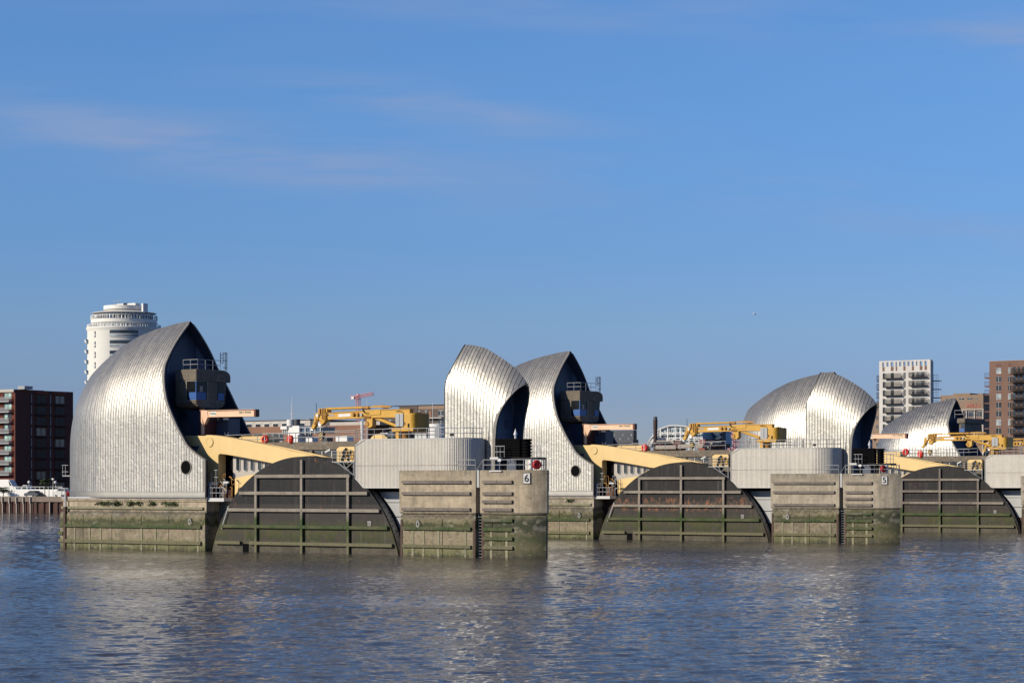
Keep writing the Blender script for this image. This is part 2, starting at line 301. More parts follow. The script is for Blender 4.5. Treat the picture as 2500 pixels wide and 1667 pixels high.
M['br_tan'] = brick('tan_brick', (.31,.215,.15), (.27,.19,.135), 2); M['br_orange'] = brick('orange_brown_brick', (.30,.155,.095), (.25,.13,.085), 2); M['br_grey'] = brick('grey_brown_brick', (.12,.09,.075), (.10,.075,.065), 2)
M['pale'] = brick('pale_brick', (.68,.65,.61), (.64,.61,.57), 2); M['stone'] = plain('pale_stone', (.50,.46,.41), .8, 0, .08, .3); M['slate'] = plain('dark_slate_cladding', (.055,.06,.075), .6, 0, .12, .3)
M['pink'] = plain('hazed_pink_steel', (.58,.25,.28), .6, 0, .05); M['pile'] = plain('rusted_sheet_pile', (.075,.032,.024), .85, 0, .35, .5, ((.03,.028,.024), .55)); M['cap'] = plain('concrete_capping', (.20,.16,.13), .9, 0, .25, .5)  # the pink has distance haze mixed into its colour
M['chim'] = brick('sooty_brick', (.085,.05,.042), (.065,.042,.037), 2); M['asphalt'] = plain('asphalt', (.05,.05,.05), .9, 0, .2, .3); M['tyre'] = plain('rubber', (.02,.02,.02), .8)
M['leaf'] = plain('dull_leaves', (.06,.085,.022), .7, 0, .5, 2); M['bark'] = plain('bark', (.10,.075,.05), .9, 0, .3, 3); M['hill'] = plain('far_ground', (.12,.12,.09), .9, 0, .2, .05)
M['paintblack'] = plain('black_paint', (.012,.012,.012), .5); M['num'] = plain('sign_white', (.72,.71,.68), .5, 0, .05, 3); M['letter'] = plain('red_letter_paint', (.42,.13,.10), .7, 0, .2, 1); M['grn'] = plain('green_print', (.25,.42,.36), .6)
# ------------------------------------------------------------------ water, river bank, ground
def water_mat():
    t = NT('river_water'); p = t.pos()
    a = t.noise(t.map(p, (1.1,2.0,1)), 1.3, 4, .6, .4); b = t.noise(t.map(p, (1,1.7,1)), 4.2, 3, .6)
    big = t.noise(t.map(p, (.010,.03,1)), 1.0, 3, .5); amp = t.rng(big, .35, .65, .35, 1.35)
    h = t.math('MULTIPLY', t.math('ADD', t.math('MULTIPLY', a, .75), t.math('MULTIPLY', b, .34)), amp)
    c = t.mix(t.rng(big, .3, .7), (.075,.064,.052), (.060,.056,.050))
    t.b.inputs['IOR'].default_value = 1.333
    return t.fin(c, t.rng(big, .3, .7, .025, .06), 0, t.bump(h, 1.0, .135))
M['water'] = water_mat()
def wave_height(x, y):
    h = np.zeros_like(x); r = np.random.default_rng(11); G = 48
    for i in range(G):
        lam = .38*(3.4/.38)**(i/(G-1)); k = 2*PI/lam; th = PI/2+r.normal(0, .6); a = .0026*lam**.85*(.7+.6*r.random())
        ph = r.random()*2*PI; env = 1+.55*np.sin(x*.021*(1+.3*i/G)+i*1.7+y*.013)+.35*np.sin(y*.05+i*2.3-x*.031)
        q = k*(x*np.cos(th)+y*np.sin(th))+ph+.5*np.sin(x*.11+i)+.5*np.sin(y*.09+2*i)
        h += a*env*np.sin(q)
    return h
def build_water():
    ys = [55.0]
    while ys[-1] < 720: ys.append(ys[-1]+.0018*ys[-1]*max(1, (ys[-1]/150)))
    ys = np.array(ys); nc = 620; s = np.linspace(-1, 1, nc); Yg = np.repeat(ys[:, None], nc, 1); Xg = s[None, :]*(Yg*.29+14)
    fade = np.clip((620-Yg)/300, .15, 1)*np.clip((1-np.abs(s[None, :]))*25, 0, 1)*np.clip((Yg-55)/4, 0, 1); Zg = wave_height(Xg, Yg)*fade
    v = np.stack([Xg, Yg, Zg], -1).reshape(-1, 3); nr = len(ys)
    i = np.arange(nr-1)[:, None]*nc+np.arange(nc-1)[None, :]; q = np.stack([i, i+1, i+nc+1, i+nc], -1).reshape(-1, 4)
    # flat river beyond the finely waved part
    x0a, x0b = -(55*.29+14), 55*.29+14; x1a, x1b = -(ys[-1]*.29+14), ys[-1]*.29+14; y1 = float(ys[-1])
    ex = np.array([(x0a,55,0),(x0b,55,0),(x1b,y1,0),(x1a,y1,0),(-1500,-300,0),(1500,-300,0),(1500,y1,0),(-1500,y1,0),(-1500,2400,0),(1500,2400,0)], float)
    n = len(v); v = np.concatenate([v, ex]); fq = [(n+4,n+5,n+1,n+0),(n+5,n+6,n+2,n+1),(n+7,n+4,n+0,n+3)]
    me = bpy.data.meshes.new('river'); me.from_pydata(v.tolist(), [], q.tolist()+fq+[(n+7,n+3,n+2,n+6,n+9,n+8)]); me.shade_smooth(); me.materials.append(M['water'])
    o = bpy.data.objects.new('river', me); col.objects.link(o); o['kind'] = 'structure'
build_water()
BANK = 246.0; GZ = 4.1
g = MB(); g.add([(-2500,BANK+1,GZ),(2500,BANK+1,GZ),(2500,6000,GZ),(-2500,6000,GZ)], [(0,1,2,3)]); tag(g.build('ground', M['asphalt']), None, None, kind='structure')
# ------------------------------------------------------------------ roof shells
def mono(pairs):                                      # sort by x and drop repeats, for np.interp
    pairs = sorted(pairs); o = [pairs[0]]
    for p in pairs[1:]:
        if p[0] > o[-1][0]+1e-4: o.append(p)
    return np.array([p[0] for p in o]), np.array([p[1] for p in o])
EXP = 2.4
class Shell:
    """two bent steel walls meeting in a ridge; every cladding strip lies in a plane of constant u"""
    def __init__(s, vc, Wf, ridge, zs, z0):
        s.vc, s.Wf, s.z0 = vc, Wf, z0; s.rx, s.rz = mono(ridge); s.sx, s.sz = mono(zs)
        g = np.linspace(s.rx[0], s.rx[-1], 600); h = np.interp(g, s.rx, s.rz); w = max(3, int(.9/(g[1]-g[0]))); ke = np.exp(-np.linspace(-2, 2, 2*w+1)**2); ke /= ke.sum()
        s.rx, s.rz = g, np.convolve(np.pad(h, w, mode='reflect', reflect_type='odd'), ke, 'valid')
    def zr(s, u): return float(np.interp(u, s.rx, s.rz))
    def zsp(s, u): return float(np.interp(u, s.sx, s.sz))
    def half(s, u, z, off=0):
        w = max(s.Wf(u)-off, 0); zr = s.zr(u)-off; zs = min(s.zsp(u), zr-.3)
        return w if z <= zs else w*(1-max(0, min(1, (z-zs)/(zr-zs)))**EXP)
    def edge_u(s, pts):                               # near-side edge given in picture coordinates -> [(z,u)]
        o = []
        for px, py in pts:
            v = s.vc-3
            for _ in range(6):
                u = U(px, v); z = ZZ(py, u, v); v = s.vc-s.half(u, z)
            o.append((z, u))
        return o
def sheet(sh, us, zlo, zhi, off, m, name, parent, nz=46, uvs=True):
    b = MB(); A = [0]
    for a, c in zip(us, us[1:]): A.append(A[-1]+math.hypot(c-a, sh.Wf(c)-sh.Wf(a)))
    uv = []
    for sgn in (-1, 1):
        vs = []; fs = []
        for i, u in enumerate(us):
            z0, z1 = zlo(u), zhi(u)-(off if zhi(u) >= sh.zr(u)-1e-3 else 0); L = 0; pv = None
            for k in range(nz+1):
                t = k/nz; t = t+.12*math.sin(PI*t)*t*(1-t)*2; z = z0+(z1-z0)*t; v = sgn*sh.half(u, z, off)
                L += 0 if pv is None else math.hypot(z-pv[0], v-pv[1]); pv = (z, v)
                vs.append((u, sh.vc+v, z)); uv.append((A[i]+(40 if sgn > 0 else 0), z0-sh.z0+L))
        n = nz+1
        for i in range(len(us)-1):
            for k in range(nz):
                q = (i*n+k, (i+1)*n+k, (i+1)*n+k+1, i*n+k+1); fs.append(q if (sgn < 0) == (off == 0) else q[::-1])
        b.add(vs, fs)
    if uvs: b.uv = uv
    o = b.build(name, m, parent, smooth=True); return o
def edge_strip(sh, pts, name, parent, m, w=.16, lip=.03):      # pts [(u,z)] along an opening, near side bottom -> top, then far side
    b = MB(); 
    for sgn in (-1, 1):
        vs = []; fs = []
        for u, z in pts:
            h0 = sh.half(u, z)+.02; h1 = max(sh.half(u, min(z, sh.zr(u)-w), w)-.0, 0)
            if sh.zr(u)-z < w*.8: h1 = 0
            vs += [(u-.30, sh.vc+sgn*h0, z), (u+lip, sh.vc+sgn*h0, z), (u+lip, sh.vc+sgn*h1, min(z, sh.zr(u)-w)), (u-.25, sh.vc+sgn*h1, min(z, sh.zr(u)-w))]
        for i in range(len(pts)-1):
            for j in range(3):
                q = (i*4+j, i*4+j+1, i*4+4+j+1, i*4+4+j); fs.append(q if sgn < 0 else q[::-1])
        b.add(vs, fs)
    return b.build(name, m, parent, smooth=False)
# ---- the large shell, measured on the nearest pier
VC1 = 5.5; HW1 = 5.5
nose_c = U(345, VC1); NL = 9.9
def Wf1(u):
    t = (nose_c-u)/NL
    return HW1 if t <= 0 else HW1*math.sqrt(max(0, 1-min(1, t)**2))
ridge1 = [PZ(x, y, VC1) for x, y in ((467,783),(431,789.5),(375,806),(334,823.5),(293,849.5),(257.5,879.5),(232,905),(212,929),(197,957),(190,983))]
ridge1 += [(nose_c-NL*.985, 13.2), (nose_c-NL, 10.5)]
ridge1.append((max(r[0] for r in ridge1)+8, 24.7))
zs1 = [(nose_c-NL, 9.4), (nose_c-NL*.8, 10.8), (nose_c-NL*.5, 12.0), (nose_c, 13.4), (nose_c+30, 13.6)]
Z0L = 5.65
sh1 = Shell(VC1, Wf1, ridge1, zs1, Z0L); UPK = U(467, VC1)
edge1 = sh1.edge_u(((501,1216),(501,1122),(478,1106),(457,1087),(443.8,1062),(432,1040),(423,1019),(408,980.6),(401.7,945),(400.4,919),(403,891)))
UR1 = edge1[0][1]
e1 = [(Z0L, UR1)]; um = UR1
for z, u in edge1[1:]:
    um = min(um, u); e1.append((z, max(um, UPK)))
e1.append((24.6, UPK)); e1 = sorted(e1)
ez, eu = np.array([a for a, _ in e1]), np.array([b for _, b in e1])
ezf = np.linspace(ez[1] if ez[1] > Z0L+.5 else 9.8, 24.55, 120); euf = np.interp(ezf, ez, eu)
for i in range(1, len(euf)): euf[i] = min(euf[i], euf[i-1]-1e-3)
ksm = np.array([1,2,3,4,5,4,3,2,1.]); ksm /= ksm.sum(); pad = np.pad(euf, 4, mode='reflect', reflect_type='odd'); euf = np.convolve(pad, ksm, 'valid')
ZTOPR = ezf[0]
def zhi1(u):
    if u <= euf[-1]: return sh1.zr(u)
    return float(np.interp(u, euf[::-1], ezf[::-1]))
us1 = []
for t in np.linspace(1, 0, 70): us1.append(nose_c-NL*math.sin(t*PI/2))
us1 += list(np.arange(nose_c+.2, euf[-1]-.05, .2)) + list(euf[::-1]); us1 = sorted(set(round(float(x), 4) for x in us1))
def build_big_shell(dv, label, group, far=False, du=0, cut=None):
    t = thing('roof_shell', label, 'roof shell', (0, 0, 0), group); t.location = W(du, dv, 0)
    sheet(sh1, us1, lambda u: Z0L, zhi1, 0, M['clad_far'] if far else M['clad'], 'cladding', t)
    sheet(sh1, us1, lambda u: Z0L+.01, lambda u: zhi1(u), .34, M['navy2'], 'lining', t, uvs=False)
    pts = [(euf[0], Z0L)]+[(euf[0], z) for z in np.linspace(Z0L+1, ezf[0]-.05, 4)]+[(a, b) for a, b in zip(euf, ezf)]+[(UPK, 24.66)]
    edge_strip(sh1, pts, 'edge_flashing', t, M['lip'])
    # pale skirt flashing along the bottom
    b = MB(); bv = [u for u in us1 if u < euf[0]]
    for sgn in (-1, 1):
        vs = [p for u in bv for p in ((u, VC1+sgn*(sh1.Wf(u)+.05), Z0L), (u, VC1+sgn*(sh1.Wf(u)+.05), Z0L+.62), (u, VC1+sgn*(sh1.Wf(u)), Z0L+.66))]
        fs = [f for i in range(len(bv)-1) for f in ((i*3, i*3+3, i*3+4, i*3+1), (i*3+1, i*3+4, i*3+5, i*3+2))]
        b.add(vs, fs if sgn < 0 else [f[::-1] for f in fs])
    b.build('skirt_flashing', M['trim'], t, smooth=True)
    # end wall in three facets set back from the opening
    uw = UPK-1.3
    def facet(name, va, vb, ua, ub, m):
        b = MB(); n = 10; vs = []
        for i in range(n+1):
            f = i/n; v = va+(vb-va)*f; u = ua+(ub-ua)*f; dvv = abs(v)/ (HW1-.34)
            zr = sh1.zr(u)-.34; zs = sh1.zsp(u); zt = zs+(zr-zs)*max(0, 1-dvv)**(1/EXP)
            vs += [(u, VC1+v, Z0L), (u, VC1+v, max(zt, zs))]
        return b.add(vs, [(2*i, 2*i+2, 2*i+3, 2*i+1) for i in range(n)]).build(name, m, t)
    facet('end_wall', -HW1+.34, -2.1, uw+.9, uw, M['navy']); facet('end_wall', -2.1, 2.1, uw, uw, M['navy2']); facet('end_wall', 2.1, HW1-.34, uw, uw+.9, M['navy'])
    b = MB().box(uw-.06, uw+.10, VC1-2.5, VC1-2.38, Z0L, 21.6); b.box(uw+.2, uw+.93, VC1-HW1+.5, VC1-2.6, 15.6, 15.68); b.build('wall_seam', M['navy2'], t)
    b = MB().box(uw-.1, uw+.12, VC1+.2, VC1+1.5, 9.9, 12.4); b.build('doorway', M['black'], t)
    # oval-looking round window near the inner end, on the near wall
    cu, cz = U(454.5, 0), ZZ(1140.5, U(454.5, 0), 0)
    if not cut:
        pw = MB().lathe((cu, -.03, cz), [(.001, 0), (.72, 0), (.72, .04)], 32, axis='v').build('porthole', M['black'], t)
        MB().lathe((cu, -.06, cz), [(.71, .03), (.71, -.01), (.79, -.01), (.79, .05)], 32, axis='v').build('rim', M['trim'], pw)
    return t
# ---- the small shell
VC2 = 5.5; HW2 = 2.3; Z0R = 8.42
ridge2 = [PZ(x, y, VC2) for x, y in ((1133.6,841.5),(1154,842),(1186,849.5),(1220,870),(1251,892),(1273,914),(1289,935),(1293,948))]
ridge2.insert(0, (ridge2[0][0]-3, ridge2[0][1]-.2))
uL_, uR_ = ridge2[1][0], ridge2[-2][0]
zs2 = [(uL_, 15.7), (uL_+2.2, 14.7), (uL_+5, 13.0), (uR_, 11.2)]
sh2 = Shell(VC2, lambda u: HW2, ridge2, zs2, Z0R)
eR = sh2.edge_u(((1207.5,1146),(1208,1110),(1208.5,1074),(1211,1038),(1217,1014),(1224.5,997),(1239,975),(1256,956),(1272,944)))
eRz = np.array([z for z, _ in eR]+[ridge2[-2][1]]); eRu = np.array([u for _, u in eR]+[uR_])
for i in range(1, len(eRu)): eRu[i] = max(eRu[i], eRu[i-1]+2e-3)
zR = np.linspace(eRz[0], eRz[-1], 70); uR = np.interp(zR, eRz, eRu); pad = np.pad(uR, 3, mode='reflect', reflect_type='odd'); uR = np.convolve(pad, np.array([1,2,3,4,3,2,1.])/16, 'valid')
eL = sh2.edge_u(((1086,1060),(1086,985),(1086,935),(1091,922),(1101,903),(1112,882),(1122,864)))
eLz = np.array([z for z, _ in eL]+[ridge2[1][1]]); eLu = np.array([u for _, u in eL]+[uL_])
for i in range(1, len(eLu)): eLu[i] = max(eLu[i], eLu[i-1]+2e-3)
zL = np.linspace(eLz[1], eLz[-1], 40); uL = np.interp(zL, eLz, eLu); pad = np.pad(uL, 3, mode='reflect', reflect_type='odd'); uL = np.convolve(pad, np.array([1,2,3,4,3,2,1.])/16, 'valid'); uL = np.maximum.accumulate(uL+np.arange(40)*1e-4)
zlo2 = lambda u: Z0R if u <= uR[0] else float(np.interp(u, uR, zR))
zhi2 = lambda u: sh2.zr(u) if u >= uL[-1] else float(np.interp(u, uL, zL))
us2 = sorted(set(round(float(x), 4) for x in list(uL)+list(np.arange(uL[-1]+.1, uR[0], .15))+list(uR)))
def build_small_shell(dv, label, group):
    t = thing('roof_shell', label, 'roof shell', (0, 0, 0), group); t.location = W(0, dv, 0)
    sheet(sh2, us2, zlo2, zhi2, 0, M['clad'], 'cladding', t, nz=40)
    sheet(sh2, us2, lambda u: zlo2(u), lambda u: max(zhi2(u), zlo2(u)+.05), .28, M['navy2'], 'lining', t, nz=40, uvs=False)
    pr = [(uR[0], z) for z in np.linspace(Z0R, zR[0], 5)]+list(zip(uR, zR))
    edge_strip(sh2, pr, 'edge_flashing', t, M['lip'], .14, .03)
    pl = [(uL[0], z) for z in np.linspace(Z0R, zL[0], 4)]+list(zip(uL, zL))
    b = MB()
    for sgn in (-1, 1): b.path([(u-.02, VC2+sgn*(sh2.half(u, z)+.02), z) for u, z in pl], .05, 6)
    b.build('edge_flashing', M['trim'], t)
    uw = float(uR[0])-1.0
    def facet(name, a, c, m):
        b = MB(); n = 10; vs = []
        for i in range(n+1):
            v = a+(c-a)*i/n; d = abs(v)/(HW2-.28); zr = sh2.zr(uw)-.28; zs = sh2.zsp(uw); vs += [(uw, VC2+v, Z0R), (uw, VC2+v, zs+(zr-zs)*max(0, 1-d)**(1/EXP))]
        return b.add(vs, [(2*i, 2*i+2, 2*i+3, 2*i+1) for i in range(n)]).build(name, m, t)
    facet('end_wall', -HW2+.28, HW2-.28, M['navy'])
    b = MB().lathe((uw+.02, VC2-1.0, 13.1), [(.001, .02), (.33, .02), (.33, 0)], 24, axis='u').build('porthole', M['black'], t)
    b = MB().box(uw+.01, uw+.05, VC2+.65, VC2+1.25, 12.6, 13.5).build('hatch', M['navy2'], t)
    return t
# ------------------------------------------------------------------ a pier
ZQ = 4.12                                             # top of the tidal block
UL = U(268, 5.5); RL = 5.5; URL = U(500.5, 0)         # left block
UB0 = U(978.5, 0); NR = 2.2; UB1 = U(1248, 0); SL0, SL1 = U(1161, 0), U(1175.5, 0); DECK = 8.42
UF = U(1258, 0); NC = [(UF+4.4*math.sin(R(a)), 4.4*(1-math.cos(R(a)))) for a in np.linspace(0, 41, 12)]      # nose face bends gently back to a sharp corner
def rail(name, label, pts, h, n, spacing, r=.034, group=None, base=None, cat='railing'):
    b = MB(); base = base or pts[0]
    for k in range(n):
        z = h*(k+1)/n; b.path([(p[0], p[1], p[2]+z) for p in pts], r, 5)
    for a, c in zip(pts, pts[1:]):
        a, c = Vector(a), Vector(c); L = (c-a).length; m = max(1, round(L/spacing))
        for i in range(m+1):
            p = a.lerp(c, i/m); b.tube(p, p+Vector((0,0,h)), r*1.15, 5)
    o = b.build('railing', M['grey'], base=base); return tag(o, label, cat, group)
def shift(o, dv, du=0):
    o.location = o.location+(W(du, dv)-W(0, 0)); return o
def build_pier(k, nm, conc, tag_):
    dv = STEP*k; G = lambda s_: s_
    t = thing('barrier_pier', {0:'nearest concrete river pier carrying the number 6 sign, green with algae below the tide line', 1:'second concrete river pier, carrying the number 5 sign',
        2:'farthest concrete river pier, cut off by the right edge of the picture'}[k], 'pier', (0, 0, 0), 'concrete piers of the river barrier')
    t.location = W(0, dv, 0); t['_b'] = (0, 0, 0)
    # left block: plan with a rounded nose
    def lp(r, ur): return arc(UL, RL, r, r, PI/2, 3*PI/2, 28)+[(ur, RL-r), (ur, RL+r)]
    MB().plan(lp(RL, URL), [(-3,0), (ZQ-.42,0), (ZQ-.12,.10), (ZQ,.42)]).build('tidal_block', conc, t)
    MB().plan(lp(RL-.32, URL-.1), [(ZQ-.3,0), (5.18,0), (5.24,-.12), (5.62,-.12), (5.63,.1)]).build('upper_block', conc, t)
    MB().plan(lp(RL-.12, URL-.1), [(5.4,0), (5.52,.02)]).build('string_course', conc, t)
    MB().plan(lp(RL-.14, URL+.02), [(5.56,0), (5.70,0)]).build('lead_flashing', M['silver'], t)
    def fender(z0, z1, pts, m, off=.22, name='fender', bolts=True):
        b = MB()
        for a, c in zip(pts, pts[1:]):
            a, c = Vector(a+(0,)), Vector(c+(0,)); d = (c-a).normalized(); nrm = Vector((d.y, -d.x, 0))
            q = [a, c, c+nrm*off, a+nrm*off]; b.add([(p.x, p.y, z0) for p in q]+[(p.x, p.y, z1) for p in q], [(0,1,2,3),(7,6,5,4),(0,4,5,1),(1,5,6,2),(2,6,7,3),(3,7,4,0)])
        o = b.build(name, m, t, bev=.012)
        if bolts and len(pts) == 2:
            b = MB(); u = pts[0][0]+.5
            while u < pts[1][0]-.2: b.lathe((u, pts[0][1]-off-.012, (z0+z1)/2), [(.001,0),(.045,0),(.045,.02)], 8, axis='v'); u += 1.35
            b.build('bolt_heads', M['dark'], o)
        return o
    def split(z0, z1, ua, ub, v, m, cuts, off=.34):
        cs = [ua]+[ua+(ub-ua)*c for c in cuts]+[ub]
        for i in range(len(cs)-1): fender(z0, z1, [(cs[i]+(.012 if i else 0), v), (cs[i+1]-.012, v)], m, off)
    def zrow(py, px=330): return ZZ(py, U(px, 0), 0)
    ua, ub = U(166, 0) if U(166,0) > UL-3 else UL, U(492.5, 0); ua = UL-1.2
    for i, (y0, y1, m, vv) in enumerate(((1280.5,1287.8,M['timber'],0), (1318.5,1326.5,M['timber'],0), (1236.5,1242.5,M['timber_green'],.32))):
        zc1, zc0 = zrow(y0), zrow(y1); r = RL-vv
        split(zc0, zc1, UL, ub, vv, m, (.16,.38,.60,.82), .22)
        nose = arc(UL, RL, r, r, PI*1.03, 3*PI/2-.30, 10); fender(zc0, zc1, nose, m, .22)
        fender(zc0, zc1, arc(UL, RL, r, r, 3*PI/2-.24, 3*PI/2-.01, 3), m, .22)
    fender(zrow(1300), zrow(1307), arc(UL, RL, RL, RL, PI*1.03, 3*PI/2-.30, 10), M['timber'], .32)
    # steel post standing on the nose
    a = 3*PI/2-.27; pu, pv = UL+(RL+.05)*math.cos(a), RL+(RL+.05)*math.sin(a)
    MB().box(pu-.16, pu+.16, pv-.16, pv+.12, -1, 4.6).build('pile_guide', M['rusty'], t)
    MB().box(pu-.10, pu+.10, pv-.05, pv+.1, 4.6, 6.3).build('post', M['grey'], t)
    for px in (203,273,345,412): MB().box(U(px,0)-.03, U(px,0)+.03, -.012, .05, .0, 3.75).build('joint', M['black'], t)
    for px in (183,219,246,346,380,484): MB().box(U(px,0)-.12, U(px,0)+.12, -.06, .05, -.5, 2.66).build('pilaster', M['timber_green'], t)
    # weeds along the ledge: a ragged growth nobody could count
    allw = MB()
    for i, px in enumerate((248,262,283,289,318,336,371,409,427) if k == 0 else ((1425-1200)*0+440,)):
        b = MB(); uu = U(px, .2); rr = random.Random(i+k*9)
        for _ in range(70):
            c = Vector((uu+rr.gauss(0,.32), .22-abs(rr.gauss(0,.12)), 5.10+rr.gauss(-.10,.12))); d = Vector((rr.uniform(-1,1), rr.uniform(-1,0), rr.uniform(-1,1)))*.13; e = Vector((rr.uniform(-1,1), rr.uniform(-.5,.5), rr.uniform(-1,1)))*.10
            b.add([c-d, c+e, c+d, c-e], [(0,1,2,3)])
        allw.v += b.v and [tuple(x) for x in b.v]; allw.f += [tuple(j+len(allw.v)-len(b.v) for j in f_) for f_ in b.f]
    w = allw.build('weeds', M['leaf'], base=(0, .2, 5.1)); shift(w, dv); tag(w, None, None, kind='stuff')
    # mooring hook
    def hook(px, py):
        u, z = PZ(px, py, 0); b = MB().tube((u, -.02, z+.38), (u, -.28, z+.30), .05); n = 12
        b.path([(u+.17*math.cos(q), -.2, z+.27*math.sin(q)) for q in [i*2*PI/n for i in range(n+1)]], .045); b.build('mooring_ring', M['lgrey'], t)
    hook(466, 1273); hook(1023, 1279)
    # right block, ladder slot, rounded nose
    def rp(ua_, ub_, ins=0): return [(ua_+ins, ins), (ub_-ins, ins), (ub_-ins, 11-ins), (ua_+ins, 11-ins)]
    nosep = [(SL1, 0)]+NC+[(NC[-1][0]-.5, 2.0), (UF, 4.4), (SL1, 4.4)]
    prof = [(-3,0),(ZQ-.14,0),(ZQ,.16)]; profu = [(ZQ,.22),(ZQ+.03,.02),(ZQ+.20,-.10),(ZQ+.45,-.10),(DECK,-.10)]
    MB().plan(rp(UB0, SL0), prof).build('tidal_block', conc, t); MB().plan(rp(UB0, SL0), profu).build('upper_block', conc, t)
    MB().plan(nosep, prof).build('tidal_block', M['conc_wet'], t); MB().plan(nosep, profu).build('upper_block', conc, t)
    MB().box(SL0-.02, SL1+.02, .62, 2*NR-.1, -3, DECK-.02).build('slot_wall', M['dark'], t)
    MB().box(SL0+.02, SL0+.42, .0, .10, 6.75, DECK+.01).build('access_panel', M['panel'], t); MB().box(SL0+.46, SL1-.03, .05, .5, 6.7, DECK-.03).build('slot_infill', conc, t)
    b = MB(); lu0, lu1 = SL0+.12, SL0+.55
    for u in (lu0, lu1): b.tube((u, .35, -.8), (u, .35, 6.7), .035)
    z = -.6
    while z < 6.7: b.tube((lu0, .35, z), (lu1, .35, z), .022, 5); z += .30
    b.build('ladder', M['grey'], t)
    for u in (UB0+.12, SL0-.17, SL1+.17): MB().box(u-.13, u+.13, -.05, .05, -1, 3.55).build('edge_channel', M['rusty'], t)
    def zr_(py): return ZZ(py, U(1100, 0), 0)
    c5 = lambda y: 1020+y/4.48
    fa, fb = U(984.5, 0), U(1151.5, 0)
    for yy in (700,825,998): split(zr_(c5(yy+17)), zr_(c5(yy-17)), fa, fb, -.10, M['timber'], (.41,.69), .22)
    for yy in (1210,1405): split(zr_(c5(yy+17)), zr_(c5(yy-17)), fa, fb, 0, M['timber'], (.41,.69), .22)
    fa, fb = U(1181.5, 0), U(1250.5, 0)
    for yy in (700,825,912,998): split(zr_(c5(yy+17)), zr_(c5(yy-17)), fa, U(1254, 0), -.10, M['timber'], (.5,), .22)
    for yy in (1115,1212,1310,1408): split(zr_(c5(yy+17)), zr_(c5(yy-17)), fa, U(1254, 0), 0, M['timber'], (.5,), .22)
    for x in (708,824,989,1284,1567,1735): u = U(850+x/4.48, 0); MB().box(u-.14, u+.14, -.05, .05, -.5, 2.5).build('pilaster', M['timber_green'], t)
    for x in (1031,1577): u = U(850+x/4.48, 0); MB().box(u-.03, u+.03, -.012, .05, -.2, 3.7).build('joint', M['black'], t)
    # number sign on the nose
    if k < 2:
        ang = -PI/2+R(17); su = UF+(4.4+.10)*math.cos(ang); sv = 4.4+(4.4+.10)*math.sin(ang)
        zc = 7.62; yaw = ang+PI/2; w, h = .33, .48; b = MB()
        pl = [(-w,-.05),(w,-.05),(w,.02),(-w,.02)]; rot = lambda a, d: (su+a*math.cos(yaw)-d*math.sin(yaw), sv+a*math.sin(yaw)+d*math.cos(yaw))
        def plate(hw, hh, d0, d1, name, m, par): return MB().plan([rot(-hw,d0), rot(hw,d0), rot(hw,d1), rot(-hw,d1)], [(zc-hh,0),(zc+hh,0)]).build(name, m, par)
        s0 = plate(w+.05, h+.05, -.06, .0, 'number_sign', M['paintblack'], t); plate(w, h, -.085, -.055, 'plate', M['num'], s0)
        q = rot(0, -.10); put_text('6' if k == 0 else '5', .98, (q[0], q[1], zc-.02), M['paintblack'], s0, 'digit', yaw, .012, .02, sx=1.0)
    # recessed middle of the pier: panels, core, deck house
    uM0, uM1 = URL+.6, UB0
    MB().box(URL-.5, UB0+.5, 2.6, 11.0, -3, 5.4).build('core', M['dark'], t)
    b = MB(); x0, x1 = U(905, 2.0), UB0-.02
    zp = lambda y: ZZ(y, U(950, 2.0), 2.0)
    for y0, y1 in ((1200,1225.5),(1227,1260),(1262,1297)): MB().box(x0, x1, 1.95, 2.3, zp(y1), zp(y0)).build('wall_panel', M['panel'], t)
    MB().box(x0, x1, 1.95, 2.3, -2, zp(1298)).build('wall_panel', M['rusty'], t)
    MB().box(x0, x1, 1.2, 2.3, zp(1199.5), zp(1190)).build('shadow_strip', M['black'], t)  # black strip painted in for the shadow below the housing
    # deck house behind the arm
    VD = 3.2; zt = lambda y: ZZ(y, U(740, VD), VD); da, db = U(548, VD), U(905, VD)+3
    ztp, zb1, zb2 = zt(1078.5), zt(1098), zt(1122)
    MB().box(da+2.2, db, VD, 11.2, zb1, ztp).build('parapet', M['conc_brown'], t)
    MB().box(da+2.2, db, VD+.5, 11, 5.4, zb1).build('deck_house', M['conc_brown'], t)
    cu_ = U(735, VD)
    while cu_ < U(838, VD):
        f = MB().box(cu_, cu_+1.15, VD+.35, VD+.52, zb2+.1, zb1-.05).build('window', M['glass'], t)
        fr = MB().box(cu_-.05, cu_+.05, VD+.28, VD+.4, zb2, zb1-.03); fr.box(cu_, cu_+1.2, VD+.28, VD+.4, zb1-.16, zb1-.06); fr.build('frame', M['lgrey'], f); cu_ += 1.32
    for px in (753, 822, 842): MB().box(U(px,VD), U(px,VD)+.42, VD+.1, VD+.55, zb2-.5, zb1).build('column', M['conc_brown'], t)
    # slotted wall under the arm, slots are round-ended windows
    V2 = 2.9; s0_, s1_ = U(569, V2), U(700, V2); zc_, zd_ = ZZ(1113, s0_, V2), ZZ(1166, s0_, V2)
    MB().box(s0_, s1_, V2, V2+.5, zd_, zc_).build('slotted_wall', M['stone'], t)
    for px in (582, 600, 617, 635, 652):
        u, z0_, z1_ = U(px, V2), ZZ(1150, U(px,V2), V2), ZZ(1118, U(px,V2), V2); hw = .27
        pts = [(u+hw*math.cos(q), z0_+hw+hw*math.sin(q)) for q in [PI+i*PI/10 for i in range(11)]]+[(u+hw, z1_), (u-hw, z1_)]
        w_ = MB().prism(pts, V2-.02, V2+.02).build('slot_window', M['glass'], t)
        MB().path([(a, V2-.05, b_) for a, b_ in [(u-hw, z1_)]+pts[:11]+[(u+hw, z1_)]], .045, 5).build('surround', M['lgrey'], w_)
